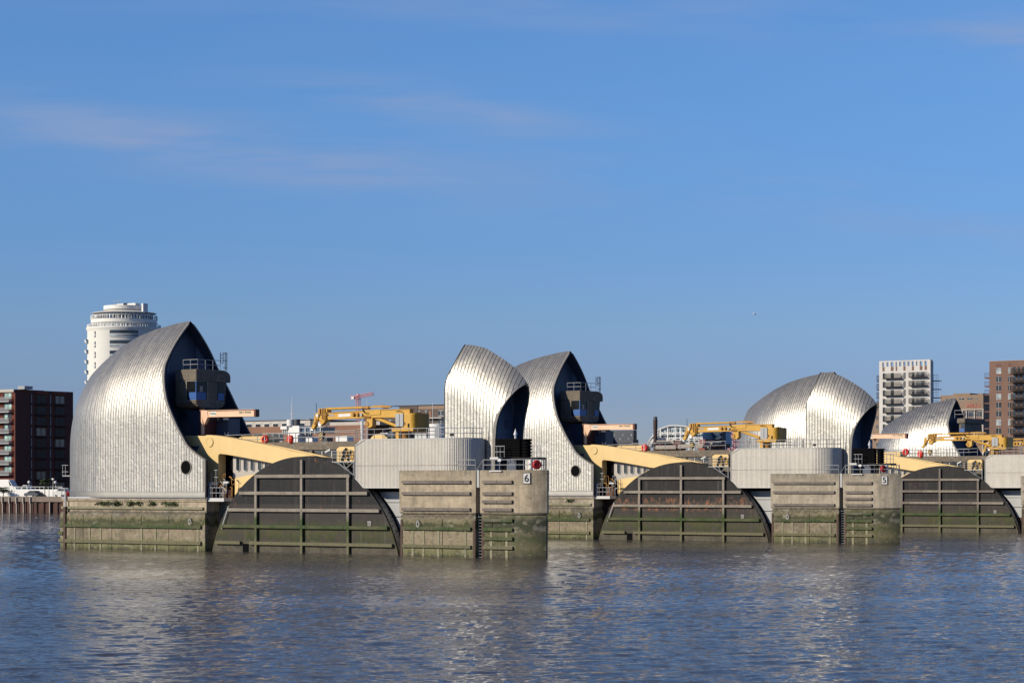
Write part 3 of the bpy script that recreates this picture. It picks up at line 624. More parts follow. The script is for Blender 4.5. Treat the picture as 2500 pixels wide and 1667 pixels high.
    for px in (572.5, 591, 608.5, 626, 644): u = U(px, V2-.2); MB().tube((u, V2-.14, zd_+2.2), (u, V2-.14, zc_), .13, 10).build('column', M['stone'], t)
    MB().box(U(546, 3.2), U(569, 3.2), 3.2, 3.4, 5.4, 10.6).build('recess', M['black'], t)  # black sheet stands in for the shade inside the recess
    a_, b_ = P(541, 1290, .4), P(558, 1235, .4); MB().tube(a_, b_, .06, 6).build('prop', M['lgrey'], t)
    # grille in the slot between block and gate
    gu0, gu1 = U(514, 2.2), U(578, 2.2)
    b = MB(); u = gu0
    while u < gu1: b.box(u, u+.05, 2.2, 2.24, .1, 5.3); u += .26
    z = .1
    while z < 5.3: b.box(gu0, gu1, 2.16, 2.2, z, z+.04); z += .26
    b.build('grille', M['rusty'] if k else M['grey'], t)
    return t
# ------------------------------------------------------------------ gate, arm, housing, cranes and small gear of one pier
ZC, RG = -3.27, 13.2; VG = .6
UGC = U(738, VG)
def zg(u): return ZC+math.sqrt(max(0, RG**2-(u-UGC)**2))
def build_gate(k, where):
    dv = STEP*k; t = thing('gate_disc', where, 'flood gate', (0, 0, 0), 'round gate ends between the piers'); t.location = W(0, dv, 0)
    n = 96; a0 = math.asin((-1.5-ZC)/RG)
    pts = [(UGC+RG*math.cos(a), ZC+RG*math.sin(a)) for a in [a0+(PI-2*a0)*i/n for i in range(n+1)]]
    MB().prism(pts, VG, VG+.25).build('face_plate', M['gate%d' % k], t)
    rin = RG-.16; b = MB(); vs = []; fs = []
    b.lathe((UGC, VG+.25, ZC), [(rin, 0), (rin, 1.05)], 96, a0, PI-a0, 'v'); b.build('rim', M['rim'], t, smooth=True)
    b = MB().lathe((UGC, VG+1.3, ZC), [(rin-.5, 0), (RG+.08, 0), (RG+.08, .22), (rin-.5, .22)], 96, a0, PI-a0, 'v').build('seal_flange', M['dark'], t)
    b = MB().lathe((UGC, VG+1.75, ZC), [(RG+.45, 0), (RG+.75, 0), (RG+.75, .35), (RG+.45, .35)], 60, a0, .95, 'v').build('guide_rail', M['rim'], t)
    pale = M['timber_pale']; cy = lambda y: 1080+y/4.612; cx = lambda x: 500+x/4.612
    rows = [(378,(560,1640)),(570,(385,1838)),(762,(262,1968)),(950,(172,2062)),(1140,(500,2110)),(1140,(116,398))]
    hb = .165
    for y, (xa, xb) in rows:
        ua, ub = U(cx(xa), VG-.25), U(cx(xb), VG-.25); z = ZZ(cy(y), UGC, VG-.25); segs = max(1, round((ub-ua)/5.5)); o = None
        lim = math.sqrt(max(0, RG**2-(z+hb-ZC)**2)); ua = max(ua, UGC-lim+.02); ub = min(ub, UGC+lim-.1)
        for i in range(segs):
            a, c = ua+(ub-ua)*i/segs+.01, ua+(ub-ua)*(i+1)/segs-.01
            o = MB().box(a, c, VG-.32, VG-.02, z-hb, z+hb).build('fender', pale if (k != 2 or i % 2) else M['timber'], t, bev=.015)
            b = MB(); u = a+.6
            while u < c-.2: b.lathe((u, VG-.335, z), [(.001,0),(.035,0),(.035,.02)], 8, axis='v'); u += 1.3
            b.build('bolt_heads', M['dark'], o)
    zr_ = [ZZ(cy(y), UGC, VG-.25) for y in (378,570,762,950,1140)]
    for x, top in ((573,0),(1087,1),(1610,0)):
        u = U(cx(x), VG-.25); zz = ([zg(u)-.35] if top else [])+zr_+[-1.2]
        for z1, z0 in zip(zz, zz[1:]): MB().box(u-.15, u+.15, VG-.30, VG-.02, z0+(hb+.012 if z0 > -1 else 0), z1-(hb+.012 if z1 < zz[0]-.01 or not top else 0)).build('fender', pale if (k != 2) else M['timber'], t)
    u, z = U(cx(1855), VG), ZZ(cy(900), UGC, VG)
    f = MB().box(u-.32, u+.32, VG-.03, VG, z-.34, z+.34).build('vent', M['dark'], t); b = MB()
    for i in range(5): b.box(u-.22+i*.1, u-.18+i*.1, VG-.05, VG-.03, z-.26, z+.26)
    b.build('bar', M['rim'], f)
    u = U(cx(462), VG); b = MB().box(u-.42, u+.42, VG-.04, VG, -.6, .85).build('opening', M['black'], t)
    return t
def build_arm(k, where):
    dv = STEP*k; va, vb = 2.0, 3.15; t = thing('rocker_arm', where, 'gate arm', (0, 0, 0), 'yellow rocker arms'); t.location = W(0, dv, 0)
    q = [(500,1063.5),(504,1061.5),(513,1061.5),(540,1064.5),(600,1075),(650,1085.5),(705,1097),(745,1105),(779,1112.5),(800,1117),(760,1125),(720,1132),(665,1130.6),(600,1117.5),(552,1109.2),(538,1107.6),(534.5,1109),(533,1112),(533,1178),(505,1186),(484,1130),(480,1100),(487,1089),(430,1088),(430,1063.5)]
    b = MB().prism([PZ(x, y, va) for x, y in q], va, vb).build('beam', M['yellow'], t, bev=.03)
    # top flange, slightly proud
    q = [(640,1080.5),(705,1094.3),(745,1103),(784,1111.5),(800,1116),(784,1114.5),(745,1106.2),(705,1098)]
    MB().prism([PZ(x, y, va-.12) for x, y in q], va-.12, va-.002).build('flange', M['yellow'], t)
    c = P(512.5, 1079, va); MB().lathe((c[0], va-.10, c[2]), [(.001,.02),(.42,.02),(.44,.0),(.50,0),(.52,.1)], 28, axis='v').build('pivot_pin', M['yellow'], t)
    # drop link behind, in the shade, and the lower plate carried round behind the gate
    q = [(573.5,1167),(598,1161),(632,1156),(650,1140),(700,1150),(690,1230),(600,1235),(573.5,1207)]
    MB().prism([PZ(x, y, va) for x, y in q], va, va+.3).build('lower_plate', M['yellow'], t)
    return t
def build_housing(k, where):
    dv = STEP*k; t = thing('machinery_housing', where, 'machinery housing', (0, 0, 0), 'corrugated machinery housings'); t.location = W(0, dv, 0)
    v0 = -.06; u0 = U(868, v0); ux = U(890, v0); uE = U(1176, 0); rr = 2.7
    ctr = (uE, 0); ucen = U(1176, 0); 
    # centre so that the rounded end's right outline falls at 1176 px
    ucen = U(1176-rr*24.3, v0+rr); 
    zt = ZZ(1072, U(1000, v0), v0); zb = ZZ(1190.5, U(930, v0), v0); zd = DECK+.01; uB = UB0-.02
    path = []; s = 0; per = .18; am = .035
    ucen = U(1176-.80*rr*24.3, v0+rr); L1 = ucen-u0; L2 = PI/2*rr; L3 = .4; n = int((L1+L2+L3+L1)/(per/6))
    def at(s):
        if s < L1: return (u0+s, v0), (0, -1)
        if s < L1+L2: a = -PI/2+(s-L1)/rr; return (ucen+rr*math.cos(a), v0+rr+rr*math.sin(a)), (math.cos(a), math.sin(a))
        if s < L1+L2+L3: return (ucen+rr, v0+rr+(s-L1-L2)), (1, 0)
        return (ucen+rr-(s-L1-L2-L3), v0+rr+L3), (0, 1)
    ztop = lambda u: min(zt, ZZ(1087, u0, v0)+(u-u0)*.93)
    zbot = lambda u: (max(zb, ZZ(1167, u0, v0)-(u-u0)*1.02) if u < uB else zd)
    vs = []; fs = []; prevu = None
    for i in range(n+1):
        s = (L1*2+L2+L3+rr)*i/n; (u, v), (nu, nv) = at(s); w = am*(1 if (s/per) % 1 < .5 else -1)*min(1, abs(math.sin(2*PI*s/per))*1.8)
        vs += [(u+nu*w, v+nv*w, zbot(u)), (u+nu*w, v+nv*w, ztop(u))]
        if i: fs.append((2*i-2, 2*i, 2*i+1, 2*i-1))
    MB().add(vs, fs).build('corrugated_wall', M['corr'], t)
    b = MB(); pts_ = [at((2*L1+L2+L3+rr)*i/90)[0] for i in range(56)]
    cc = Vector((ucen, v0+rr)); b.path([(p[0]+(.045 if p[0] > ucen+.3 else 0), p[1]-.04, 8.95) for p in pts_ if p[1] < v0+rr], .022, 4); b.build('sheet_lap', M['timber_stack'], t)
    outer = [at((2*L1+L2+L3+rr)*i/80)[0] for i in range(81)]
    MB().plan([(u0+1.0, v0-.03)]+[p for p in outer if p[0] > u0+1.2]+[(u0+1.0, v0+rr+L3+.03)], [(zt-.03,0),(zt+.09,-.03)]).build('roof', M['lgrey'], t)
    # inner body closes the left end and the underside
    q = [(u0+.05, ZZ(1167,u0,v0)), (u0+.05, ZZ(1087,u0,v0)), (ux, zt-.03), (ucen, zt-.03), (ucen, zd), (uB, zd), (uB, zb+.03), (ux, zb+.03)]
    MB().prism(q, v0+.1, v0+rr+L3-.1).build('inner_body', M['dark'], t)
    b = MB().path([(u0, v0-.04, ZZ(1167,u0,v0)), (u0, v0-.04, ZZ(1087,u0,v0)), (ux, v0-.04, zt)], .05, 5).path([(u0, v0-.04, ZZ(1167,u0,v0)), (ux, v0-.04, zb), (uB, v0-.04, zb)], .05, 5); b.build('edge_trim', M['lgrey'], t)
    a = -.30
    (du_, dv_) = (ucen+(rr+.05)*math.cos(a), v0+rr+(rr+.05)*math.sin(a)); tx, ty = -math.sin(a), math.cos(a)
    return t, ucen, rr, zt
def build_crane(k, where, dv=None, du=0, yawk=0):
    dv = STEP*k if dv is None else dv; V = 3.6; bz = ZZ(1072, U(985, V), V); base = (U(988, V), V, bz)
    t = thing('loader_crane', where, 'crane', base, 'yellow knuckle boom cranes on the piers'); t.location = W(base[0]+du, base[1]+dv, bz)
    c = lambda x, y, v=V: PZ(740+x/6.357, 960+y/6.357, v)
    Y = M['crane']; RU = M['crane_rust']
    def pr(name, pts, va, vb, m, par=t, bev=.02): return MB().prism([c(x, y, va) for x, y in pts], va, vb).build(name, m, par, bev=bev)
    pr('boom', [(372,302),(950,268),(1130,250),(1655,243),(1655,300),(1600,332),(1560,372),(980,382),(372,408)], V-.3, V+.3, Y)
    pr('boom_flange', [(372,300),(950,266),(1130,249),(1655,241),(1655,250),(1130,259),(950,277),(372,310)], V-.38, V+.38, Y)
    pr('boom_sleeve', [(930,262),(1200,246),(1200,330),(930,345)], V-.36, V+.36, Y)
    pr('boom_tail', [(1430,372),(1660,300),(1660,520),(1560,545),(1560,372)], V-.25, V+.25, RU)
    a, b_ = c(365,243), c(960,218); MB().tube((a[0],V-.1,a[1]), (b_[0],V-.1,b_[1]), .125, 12).build('hydraulic_ram', Y, t)
    a, b_ = c(1020,216), c(1375,208); o = MB().tube((a[0],V-.1,a[1]), (b_[0],V-.1,b_[1]), .085, 10, .03).build('hydraulic_ram', Y, t)
    a, b_ = c(940,228), c(1040,222); MB().tube((a[0],V-.1,a[1]), (b_[0],V-.1,b_[1]), .19, 12).build('ram_joint', RU, t)
    pr('hose_carrier', [(1060,205),(1080,190),(1230,180),(1330,192),(1380,205),(1290,240),(1240,236),(1200,215)], V+.15, V+.3, RU, bev=0)
    # hoses
    b = MB()
    for s0 in (0, 12): b.path([(lambda q: (q[0], V-.42, q[1]))(c(x+s0, y)) for x, y in ((960,225),(965,262),(985,295),(1015,312),(1050,312))], .035, 5)
    b.path([(lambda q: (q[0], V-.42, q[1]))(c(x, y)) for x, y in ((1480,285),(1520,272),(1570,285),(1600,310),(1600,400))], .03, 5); b.build('hose', M['dark'], t)
    # tip head
    h = pr('tip_head', [(232,238),(300,232),(372,240),(378,405),(330,440),(250,420),(232,330)], V-.34, V+.34, Y)
    for x0, x1, y0, y1, m in ((240,262,240,330,RU),(290,300,235,400,RU),(318,330,235,420,Y),(345,352,290,410,RU),(236,372,322,334,RU)): pr('bracket', [(x0,y0),(x1,y0),(x1,y1),(x0,y1)], V-.48, V-.33, m, h, 0)
    q = c(268,345); MB().lathe((q[0], V-.52, q[1]), [(.001,0),(.16,0),(.16,.2)], 12, axis='v').build('lamp', M['white2'], h)
    pr('jib', [(190,305),(235,300),(245,360),(215,450),(170,540),(130,560),(124,535),(160,450),(170,370)], V-.2, V+.2, Y)
    pr('jib_pin', [(195,395),(212,395),(185,480),(165,480)], V-.27, V-.2, RU, bev=0)
    for x, y, r in ((272,468,.27),(155,545,.20)): q = c(x, y); MB().lathe((q[0], V-.12, q[1]), [(.001,0),(r*.4,0),(r*.5,.03),(r,.0),(r,.24),(.001,.24)], 20, axis='v').build('sheave', M['silver'], t)
    pr('jib_bracket', [(250,415),(340,415),(330,450),(285,490),(268,480)], V-.25, V+.25, Y)
    a = c(206,300); b_ = c(203,150); MB().tube((a[0],V,a[1]), (b_[0],V,b_[1]), .03, 5).build('aerial', M['dark'], t)
    # lamps, sticker panels, bracket and winch on the boom
    for x in (820, 885): q = c(x, 330); MB().lathe((q[0], V-.52, q[1]), [(.001,0),(.14,0),(.20,.1),(.20,.22)], 16, axis='v').build('cable_drum', RU, t)
    q = c(945,332); MB().box(q[0]-.16, q[0]+.16, V-.5, V-.3, q[1]-.13, q[1]+.13).build('junction_box', M['grey'], t)
    pr('sticker', [(390,326),(482,322),(482,356),(390,360)], V-.315, V-.3, M['timber_stack'], bev=0); pr('sticker', [(545,322),(736,312),(736,356),(545,366)], V-.315, V-.3, M['white2'], bev=0)
    w = pr('winch_bracket', [(985,378),(1075,378),(1075,500),(1045,532),(985,532)], V-.32, V+.32, Y)
    q = c(1022,475); MB().lathe((q[0], V-.40, q[1]), [(.001,0),(.24,0),(.27,.08)], 18, axis='v').build('winch_drum', RU, w)
    b = MB()
    for i in range(6): u, z = c(988+i*17, 374); b.box(u, u+.06, V-.42, V-.30, z-.12, z+.12)
    b.build('chain_guide', RU, w)
    a, b_ = c(1130,395), c(1255,432); MB().tube((a[0],V,a[1]), (b_[0],V,b_[1]), .11, 10).build('lift_ram', Y, t)
    a, b_ = c(1190,405), c(1450,505); MB().tube((a[0],V,a[1]), (b_[0],V,b_[1]), .17, 12).build('lift_ram', Y, t)
    pr('control_cabinet', [(1432,315),(1552,315),(1552,515),(1432,515)], V-.95, V-.45, M['grey'])
    pr('control_cabinet', [(1490,318),(1494,318),(1494,512),(1490,512)], V-.97, V-.95, M['dark'], bev=0)
    # slewing housing with rounded corners
    u0, z1 = c(1622,310); u1 = c(1742,310)[0]; z0 = c(1622,548)[1]
    pl = [(u0, V-.85), (u1-.1, V-.85)]+arc(u1-.1, V-.25, .6, .6, -PI/2, 0, 8)+arc(u1-.1, V+1.4, .6, .6, 0, PI/2, 8)+[(u0, V+2.0)]
    s_ = MB().plan(pl, [(z0,0),(z1-.12,0),(z1-.03,.04),(z1,.16)]).build('slewing_housing', Y, t)
    q = c(1842,300); MB().lathe((u1-.3, V+.9, z1), [(.34,0),(.34,.07),(.001,.10)], 16).build('cap', RU, s_)
    q = c(1662,470); MB().box(q[0]-.07, q[0]+.07, V-.87, V-.85, q[1]-.14, q[1]+.14).build('sticker', M['brown'], s_); q = c(1720,500); MB().box(q[0]-.1, q[0]+.1, V-.89, V-.85, q[1]-.2, q[1]+.2).build('socket', M['dark'], s_)
    u0, z1 = c(1450,540); u1, z0 = c(1745,588); MB().box(u0, u1+.35, V-.8, V+1.6, z0, z1).build('turntable', Y, t, bev=.04)
    b = MB(); u0 = c(1550,0)[0]; b.lathe((u0, V+.3, bz), [(.62,0),(.62,z0-bz)], 24); b.build('pedestal', RU, t, smooth=True)
    u0, z1 = c(1520,592); b = MB()
    b.box(u0-.22, u0+.22, V-.62, V-.2, bz+.05, z1).build('slew_motor', Y, t, bev=.04)
    du_k = (0, -.35, -3.2)[k] if du == 0 and dv < 150 else 0; t.location = t.location+(W(du_k, 0)-W(0, 0))
    # striped hook block on its cable
    q = c(283,470); r_ = c(283,598); hb = thing('hook_block', 'striped hook block hanging below the boom tip of the %s crane' % NMS[k], 'hook block', (q[0], V, r_[1]), 'striped hook blocks'); hb.location = W(q[0]+du+du_k, V+dv, r_[1])
    MB().tube((q[0]+.05, V, q[1]), (q[0]+.28, V, r_[1]+.05), .02, 5).build('cable', M['dark'], hb)
    zt, zb = r_[1], c(283,738)[1]; n = 8
    pts = [(-.18,0),(.22,0),(.32,-.25),(.30,-.55),(.12,-.85),(0,-.95),(-.16,-.75),(-.32,-.4)]
    MB().prism([(q[0]+.05+x, zt+z) for x, z in pts], V-.14, V+.14).build('block', stripe, hb, bev=.02)
    MB().lathe((q[0]+.32, V, zt-.25), [(.11,-.16),(.11,.16)], 10, axis='v').build('swivel', M['dark'], hb)
    return t
def stripem():
    t = NT('hazard_stripes'); x, y, z = t.sep(t.obj()); s = t.math('FRACT', t.math('MULTIPLY', t.math('ADD', x, t.math('MULTIPLY', z, -1)), 3.6)); return t.fin(t.mix(t.math('GREATER_THAN', s, .5), (.02,.018,.015), (.62,.42,.14)), .5)
stripe = stripem()
NMS = ['nearest', 'second', 'farthest']
def build_jib(k, where):
    V = 3.4; c = lambda x, y, v=V: PZ(420+x/5.6, 840+y/5.6, v); b0 = c(430,1235); dv = STEP*k; duj = (0, 0, 2.0)[k]
    t = thing('jib_crane', where, 'jib crane', (b0[0], V, b0[1]), 'faded orange swing jibs'); t.location = W(b0[0]+duj, V+dv, b0[1])
    def pr(name, pts, va, vb, m, par=t): return MB().prism([c(x, y, va) for x, y in pts], va, vb).build(name, m, par, bev=.015)
    bm = pr('beam', [(478,908),(1120,893),(1120,982),(478,996)], V-.14, V+.14, M['peach'])
    for ya, yb in (((904,889),(910,895)), ((990,978),(998,986))): pr('flange', [(478,ya[0]),(1120,ya[1]),(1120,yb[1]),(478,yb[0])], V-.30, V+.3, M['peach'], bm)
    pr('end_stop', [(1117,889),(1142,889),(1142,984),(1130,994),(1117,984)], V-.3, V+.3, M['brown'], bm)
    cx_, cy_ = c(575,948); MB().box(cx_-.42, cx_+.42, V-.155, V-.14, cy_-.20, cy_+.20).build('label_plate', M['white2'], bm); put_text('Rolleby', .26, (cx_, V-.17, cy_), M['grn'], bm)
    cx_, cy_ = c(1010,932); put_text('SWL 1 TONNE', .26, (cx_, V-.17, cy_), M['grn'], bm)
    pr('knee_bracket', [(402,905),(478,905),(490,990),(440,1100),(402,960)], V-.2, V+.2, M['peach'])
    u, z1 = c(420,905); MB().tube((u, V, c(420,1235)[1]), (u, V, z1), .20, 12, .20).build('mast', M['peach'], t)
    cx_, cy_ = c(640,990); b = MB().box(cx_-.25, cx_+.25, V-.2, V+.2, cy_-.16, cy_+.02); b.box(cx_-.1, cx_+.1, V-.1, V+.1, cy_-.4, cy_-.16); b.build('trolley', M['dark'], bm)
    return t
def build_cabin(k, where):
    dv = STEP*k; v0, v1 = 3.0, 8.35; c = lambda x, y, v=v0: PZ(420+x/5.6, 840+y/5.6, v)
    uc = c(332, 500)[0]; ua = c(40,500)[0]; z = lambda y: ZZ(840+y/5.6, uc, v0)
    t = thing('control_cabin', where, 'cabin', (uc, v0, z(870)), 'concrete control cabins under the large shells'); t.location = W(uc, v0+dv, z(870)); cb = M['conc_brown']
    # fascia: deep rounded parapet
    va, vb = v0, v1; pl = [(ua, va), (uc, va), (uc, vb), (ua, vb)]
    pl2 = lambda i: [(ua, va+i), (uc-i, va+i), (uc-i, vb-i), (ua, vb-i)]
    # a profile in (v,z) with rounded shoulders, extruded along u
    n = 8; prof = [(va, z(490)), (va, z(400))]+[(va+.75-.75*math.cos(q), z(400)+(z(338)-z(400))*math.sin(q)) for q in [i*PI/2/n for i in range(1, n+1)]]
    prof = [(va, z(490)), (va, z(350)), (va+.1, z(338)), (vb-1.2, z(338))]+[(vb-1.2+1.2*math.sin(q), z(430)+(z(338)-z(430))*math.cos(q)) for q in [i*PI/2/n for i in range(1, n+1)]]+[(vb, z(505))]
    m = len(prof); b = MB().add([(ua, v, zz) for v, zz in prof]+[(uc, v, zz) for v, zz in prof], [tuple(range(m)), tuple(range(2*m-1, m-1, -1))]+[(i, i+m, (i+1)%m+m, (i+1)%m) for i in range(m)]); b.build('fascia', cb, t, bev=.05)
    # body, rounded towards its underside
    vbb = vb-.55; body = [(va+.06, z(490)), (va+.06, z(800)), (va+.35, z(845)), (va+.9, z(872)), (vbb-1.6, z(872)), (vbb-.7, z(850)), (vbb-.3, z(800)), (vbb, z(505))]
    m = len(body); b = MB().add([(ua, v, zz) for v, zz in body]+[(uc-.06, v, zz) for v, zz in body], [tuple(range(m-1,-1,-1)), tuple(range(m, 2*m))]+[(i, (i+1)%m, (i+1)%m+m, i+m) for i in range(m)]); b.build('body', cb, t, bev=.05)
    # corner window wrapping both faces, blue lower panel
    wa = c(205,500)[0]; z1, zm, z0 = z(505), z(655), z(760); vw = v0+1.62
    w = MB().box(wa, uc-.02, va+.0, va+.1, z0, z1).box(uc-.1, uc-.03, va+.1, vw, z0, z1).build('corner_window', M['glass_k'], t)
    MB().box(wa+.35, uc-.03, va-.04, va, z0+.03, zm).box(uc-.03, uc+.0, va+.03, vw-.12, z0+.03, zm).build('lower_panel', M['blue'], w)
    b = MB().box(wa-.08, wa, va-.05, va+.1, z0, z1).box(wa-.08, uc+.03, va-.05, va+.1, z1, z1+.10).box(wa-.08, uc+.03, va-.05, va+.1, z0-.10, z0).box(uc-.1, uc+.03, vw, vw+.12, z0, z1).box(uc-.1, uc+.03, va+.1, vw+.12, z1, z1+.1).box(uc-.05, uc+.03, va+.1, vw+.12, z0-.08, z0).build('frame', M['timber_pale'], w)
    MB().box(uc-.07, uc+.02, va-.05, va+.02, z0, z1).build('mullion', M['blue'], w)
    MB().box(uc-.06, uc-.01, va+.55, va+1.0, z(650), z(570)).build('notice', M['timber_stack'], w)
    w2 = MB().box(uc-.1, uc-.03, vbb-1.5, vbb-.35, z0, z1).build('side_window', M['glass_k'], t); MB().box(uc-.03, uc, vbb-1.4, vbb-.5, z0+.03, zm).build('lower_panel', M['blue'], w2)
    # stem below
    MB().prism([c(40,870), c(250,905), c(320,1150), c(300,1240), c(170,1240), c(120,1000)], 4.2, 8.0).build('stem', M['navy2'], t)
    MB().box(c(320,900)[0], c(395,900)[0], 3.6, 7.4, z(1240), z(890)).build('pillar', M['brown'], t)
    MB().box(c(395,900)[0], c(560,900)[0], 5.4, 7.2, z(1240), z(1010)).build('plant_box', M['navy2'], t)
    # roof railing, access ladder
    zr = z(338); tr = rail('railing', 'grey railing round the roof of the control cabin on the %s pier' % NMS[k], [(ua+.9, va+.35, zr), (uc-.12, va+.35, zr), (uc-.12, vb-1.5, zr)], 1.05, 2, 1.1, group='cabin roof railings'); shift(tr, dv)
    lb = (uc-.1, vb-1.3, zr); b = MB(); zt_ = z(90)
    for vv in (0, .42): b.tube((uc-.1, vb-1.5+vv, z(240)), (uc-.1, vb-1.5+vv, zt_), .04, 5)
    q = z(240)
    while q < zt_: b.tube((uc-.1, vb-1.5, q), (uc-.1, vb-1.08, q), .028, 5); q += .3
    for vv in (.75, 1.0): b.tube((uc-.1, vb-1.5+vv, zr), (uc-.1, vb-1.5+vv, zt_+.02), .045, 5)
    for zz in (z(100), z(200), z(300)): b.tube((uc-.1, vb-1.1, zz), (uc-.1, vb-.5, zz), .035, 5)
    o = b.build('access_ladder', M['dark'], base=lb); shift(o, dv); tag(o, 'dark caged ladder rising from the roof of the control cabin on the %s pier' % NMS[k], 'ladder', 'cabin roof ladders')
    return t
def buoy(px, py, v, r, label, m, dv, yaw=0):
    u, vv, z = P(px, py, v); t = thing('lifebuoy_housing', label, 'lifebuoy', (u, v, z-r), 'red lifebuoy housings on the deck railings'); t.location = W(u, v+dv, z-r); t.rotation_euler = (0, 0, -TH+yaw)
    n = 8; pts = [(u+r*math.cos(PI/8+i*PI/4), z+r*1.04*math.sin(PI/8+i*PI/4)) for i in range(n)]
    MB().prism(pts, v-.12, v+.2).build('casing', m, t, bev=.06)
    MB().lathe((u, v-.17, z), [(r*.42,.02),(r*.5,-.03),(r*.78,-.03),(r*.86,.05)], 24, axis='v').build('ring', m, t, smooth=True)
    MB().lathe((u, v-.13, z), [(.001,0),(r*.42,0)], 20, axis='v').build('recess', M['dkred'], t)
    MB().box(u-.04, u+.04, v-.2, v-.14, z-r*.9, z+r*.9).build('strap', M['white2'] if m is M['red'] else m, t)
    return t
def camera_thing(px, py, v, label, dv, tall=1.2):
    u, vv, z = P(px, py, v); t = thing('surveillance_camera', label, 'camera', (u, v, z-tall), 'white surveillance cameras'); t.location = W(u, v+dv, z-tall)
    MB().tube((u, v, z-tall), (u, v, z-.08), .035, 6).build('post', M['grey'], t)
    MB().plan([(u-.42, v-.10), (u+.30, v-.10), (u+.30, v+.10), (u-.42, v+.10)], [(z-.1, 0), (z+.08, 0), (z+.10, .02)]).build('body', M['lgrey'], t)
    return t
def build_gear(k):
    dv = STEP*k; nm = NMS[k]
    def R_(label, pts, h, n, sp, grp='deck railings'): return shift(rail('railing', label, pts, h, n, sp, group=grp), dv)
    zdk = ZZ(1077, U(740,3.3), 3.3)
    R_('long grey railing on the brown parapet above the arm of the %s pier' % nm, [(U(552,3.3), 3.3, zdk-.3), (U(868,3.3), 3.3, zdk)], 1.05, 2, 2.2)
    R_('grey railing on the far edge of the deck of the %s pier' % nm, [(U(600,9), 9, zdk), (U(880,9), 9, zdk)], 1.05, 2, 1.8)
    zh = ZZ(1071.5, U(1000,0), 0); a0 = P(868, 1076, .5)
    R_('grey railing along the roof of the corrugated housing on the %s pier' % nm, [(a0[0]+.4, .3, zh), (U(1085,.3), .3, zh), (U(1128,.6), .9, zh), (U(1158,1.4), 2.6, zh)], 1.05, 2, 1.15)
    R_('taller grey railing behind the crane on the %s pier' % nm, [(a0[0]+.2, 4.9, zh+.1), (U(1085,4.9), 4.9, zh+.1)], 1.2, 3, 1.0)
    R_('grey loop railing on the left of the ladder slot of the %s pier' % nm, [(U(1118,.1), .1, DECK), (U(1160.5,.1), .1, DECK)], 1.0, 2, 1.0)
    R_('grey railing round the rounded nose deck of the %s pier' % nm, [(U(1180,.1), .1, DECK), (UF, .1, DECK), (NC[6][0]-.05, NC[6][1]+.1, DECK), (NC[-1][0]-.12, NC[-1][1]+.05, DECK), (NC[-1][0]-.7, 2.1, DECK), (UF, 4.3, DECK)], 1.0, 2, 1.1)
    # gate to the ladder
    b = MB().tube((U(1164,.1), .1, DECK), (U(1179,.1), .1, DECK+1.0), .035, 5).tube((U(1179,.1), .1, DECK), (U(1179,.1), .1, DECK+1.0), .04, 5); b.build('gate_stay', M['grey'], base=(U(1164,.1), .1, DECK)); o = col.objects[-1]
    o.name = 'ladder_gate'; shift(o, dv); tag(o, 'small sloping gate bar over the ladder slot of the %s pier' % nm, 'gate', 'ladder gates')
    # machinery on platform between shell and arm
    V = .7; z0 = ZZ(1219, U(520,V), V); pu0, pu1 = U(503,V), U(551.5,V)
    t = thing('service_platform', 'white service platform with railings between shell and gate of the %s pier' % nm, 'platform', (pu0, V, z0-.2), 'white service platforms'); t.location = W(pu0, V+dv, z0-.2)
    MB().box(pu0, pu1, V-.3, V+1.2, z0-.2, z0+.16).build('deck', M['lgrey'], t)
    b = MB(); zt_ = z0+.16
    for u in np.linspace(pu0+.06, pu1-.06, 6): b.tube((u, V-.25, zt_), (u, V-.25, zt_+1.1), .035, 5)
    for h in (.55, 1.1): b.tube((pu0, V-.25, zt_+h), (pu1, V-.25, zt_+h), .035, 5)
    b.build('guard_rail', M['grey'], t)
    z2 = ZZ(1180, pu0, V); MB().box(pu0, pu0+.85, V, V+1, z2-.18, z2+.16).build('upper_deck', M['lgrey'], t); b = MB()
    for u in (pu0+.04, pu0+.78): b.tube((u, V, z2), (u, V, z2+1.15), .035, 5)
    for h in (.62, 1.15): b.tube((pu0, V, z2+h), (pu0+.8, V, z2+h), .035, 5)
    b.build('guard_rail', M['grey'], t); MB().box(pu0+.55, pu0+.72, V-.1, V+.1, zt_, z2).build('column', M['lgrey'], t)
    MB().box(pu0+.2, pu0+.5, V+.6, V+.9, zt_, zt_+1.0).build('cabinet', M['brown'], t)
    b = MB(); x = pu0+1.25
    b.tube((x, V, zt_+1.1), (x+.12, V, zt_+2.2), .03, 5).tube((x+.35, V, zt_+1.1), (x+.25, V, zt_+2.2), .03, 5).tube((x-.05, V, zt_+2.2), (x+.5, V, zt_+2.2), .045, 5).tube((x+.2, V, zt_+2.2), (x+.2, V, zt_+2.95), .05, 5).tube((x-.03, V, zt_+2.95), (x+.45, V, zt_+2.95), .045, 5); b.build('davit', M['grey'], t)
    camera_thing(553.5, 1177, .6, 'white surveillance camera on the service platform beside the gate of the %s pier' % nm, dv, 1.0)
    # pipework and valves beside it
    rr = random.Random(k+4); pb = P(552, 1215, 1.6); t = thing('valve_pipework', 'tangle of rusty pipes and valves at the foot of the arm on the %s pier' % nm, 'pipework', pb, 'pipework at the foot of the arms'); t.location = W(pb[0], pb[1]+dv, pb[2]); b = MB(); b2 = MB()
    for i in range(9):
        u = pb[0]+rr.uniform(-.6, 1.5); h = rr.uniform(.8, 2.6); (b if i % 2 else b2).path([(u, 1.3, pb[2]), (u, 1.3, pb[2]+h), (u+rr.choice((-.35,.35)), 1.3, pb[2]+h+.1), (u+rr.choice((-.3,.3)), 1.3, pb[2]+h-.3)], .04, 5)
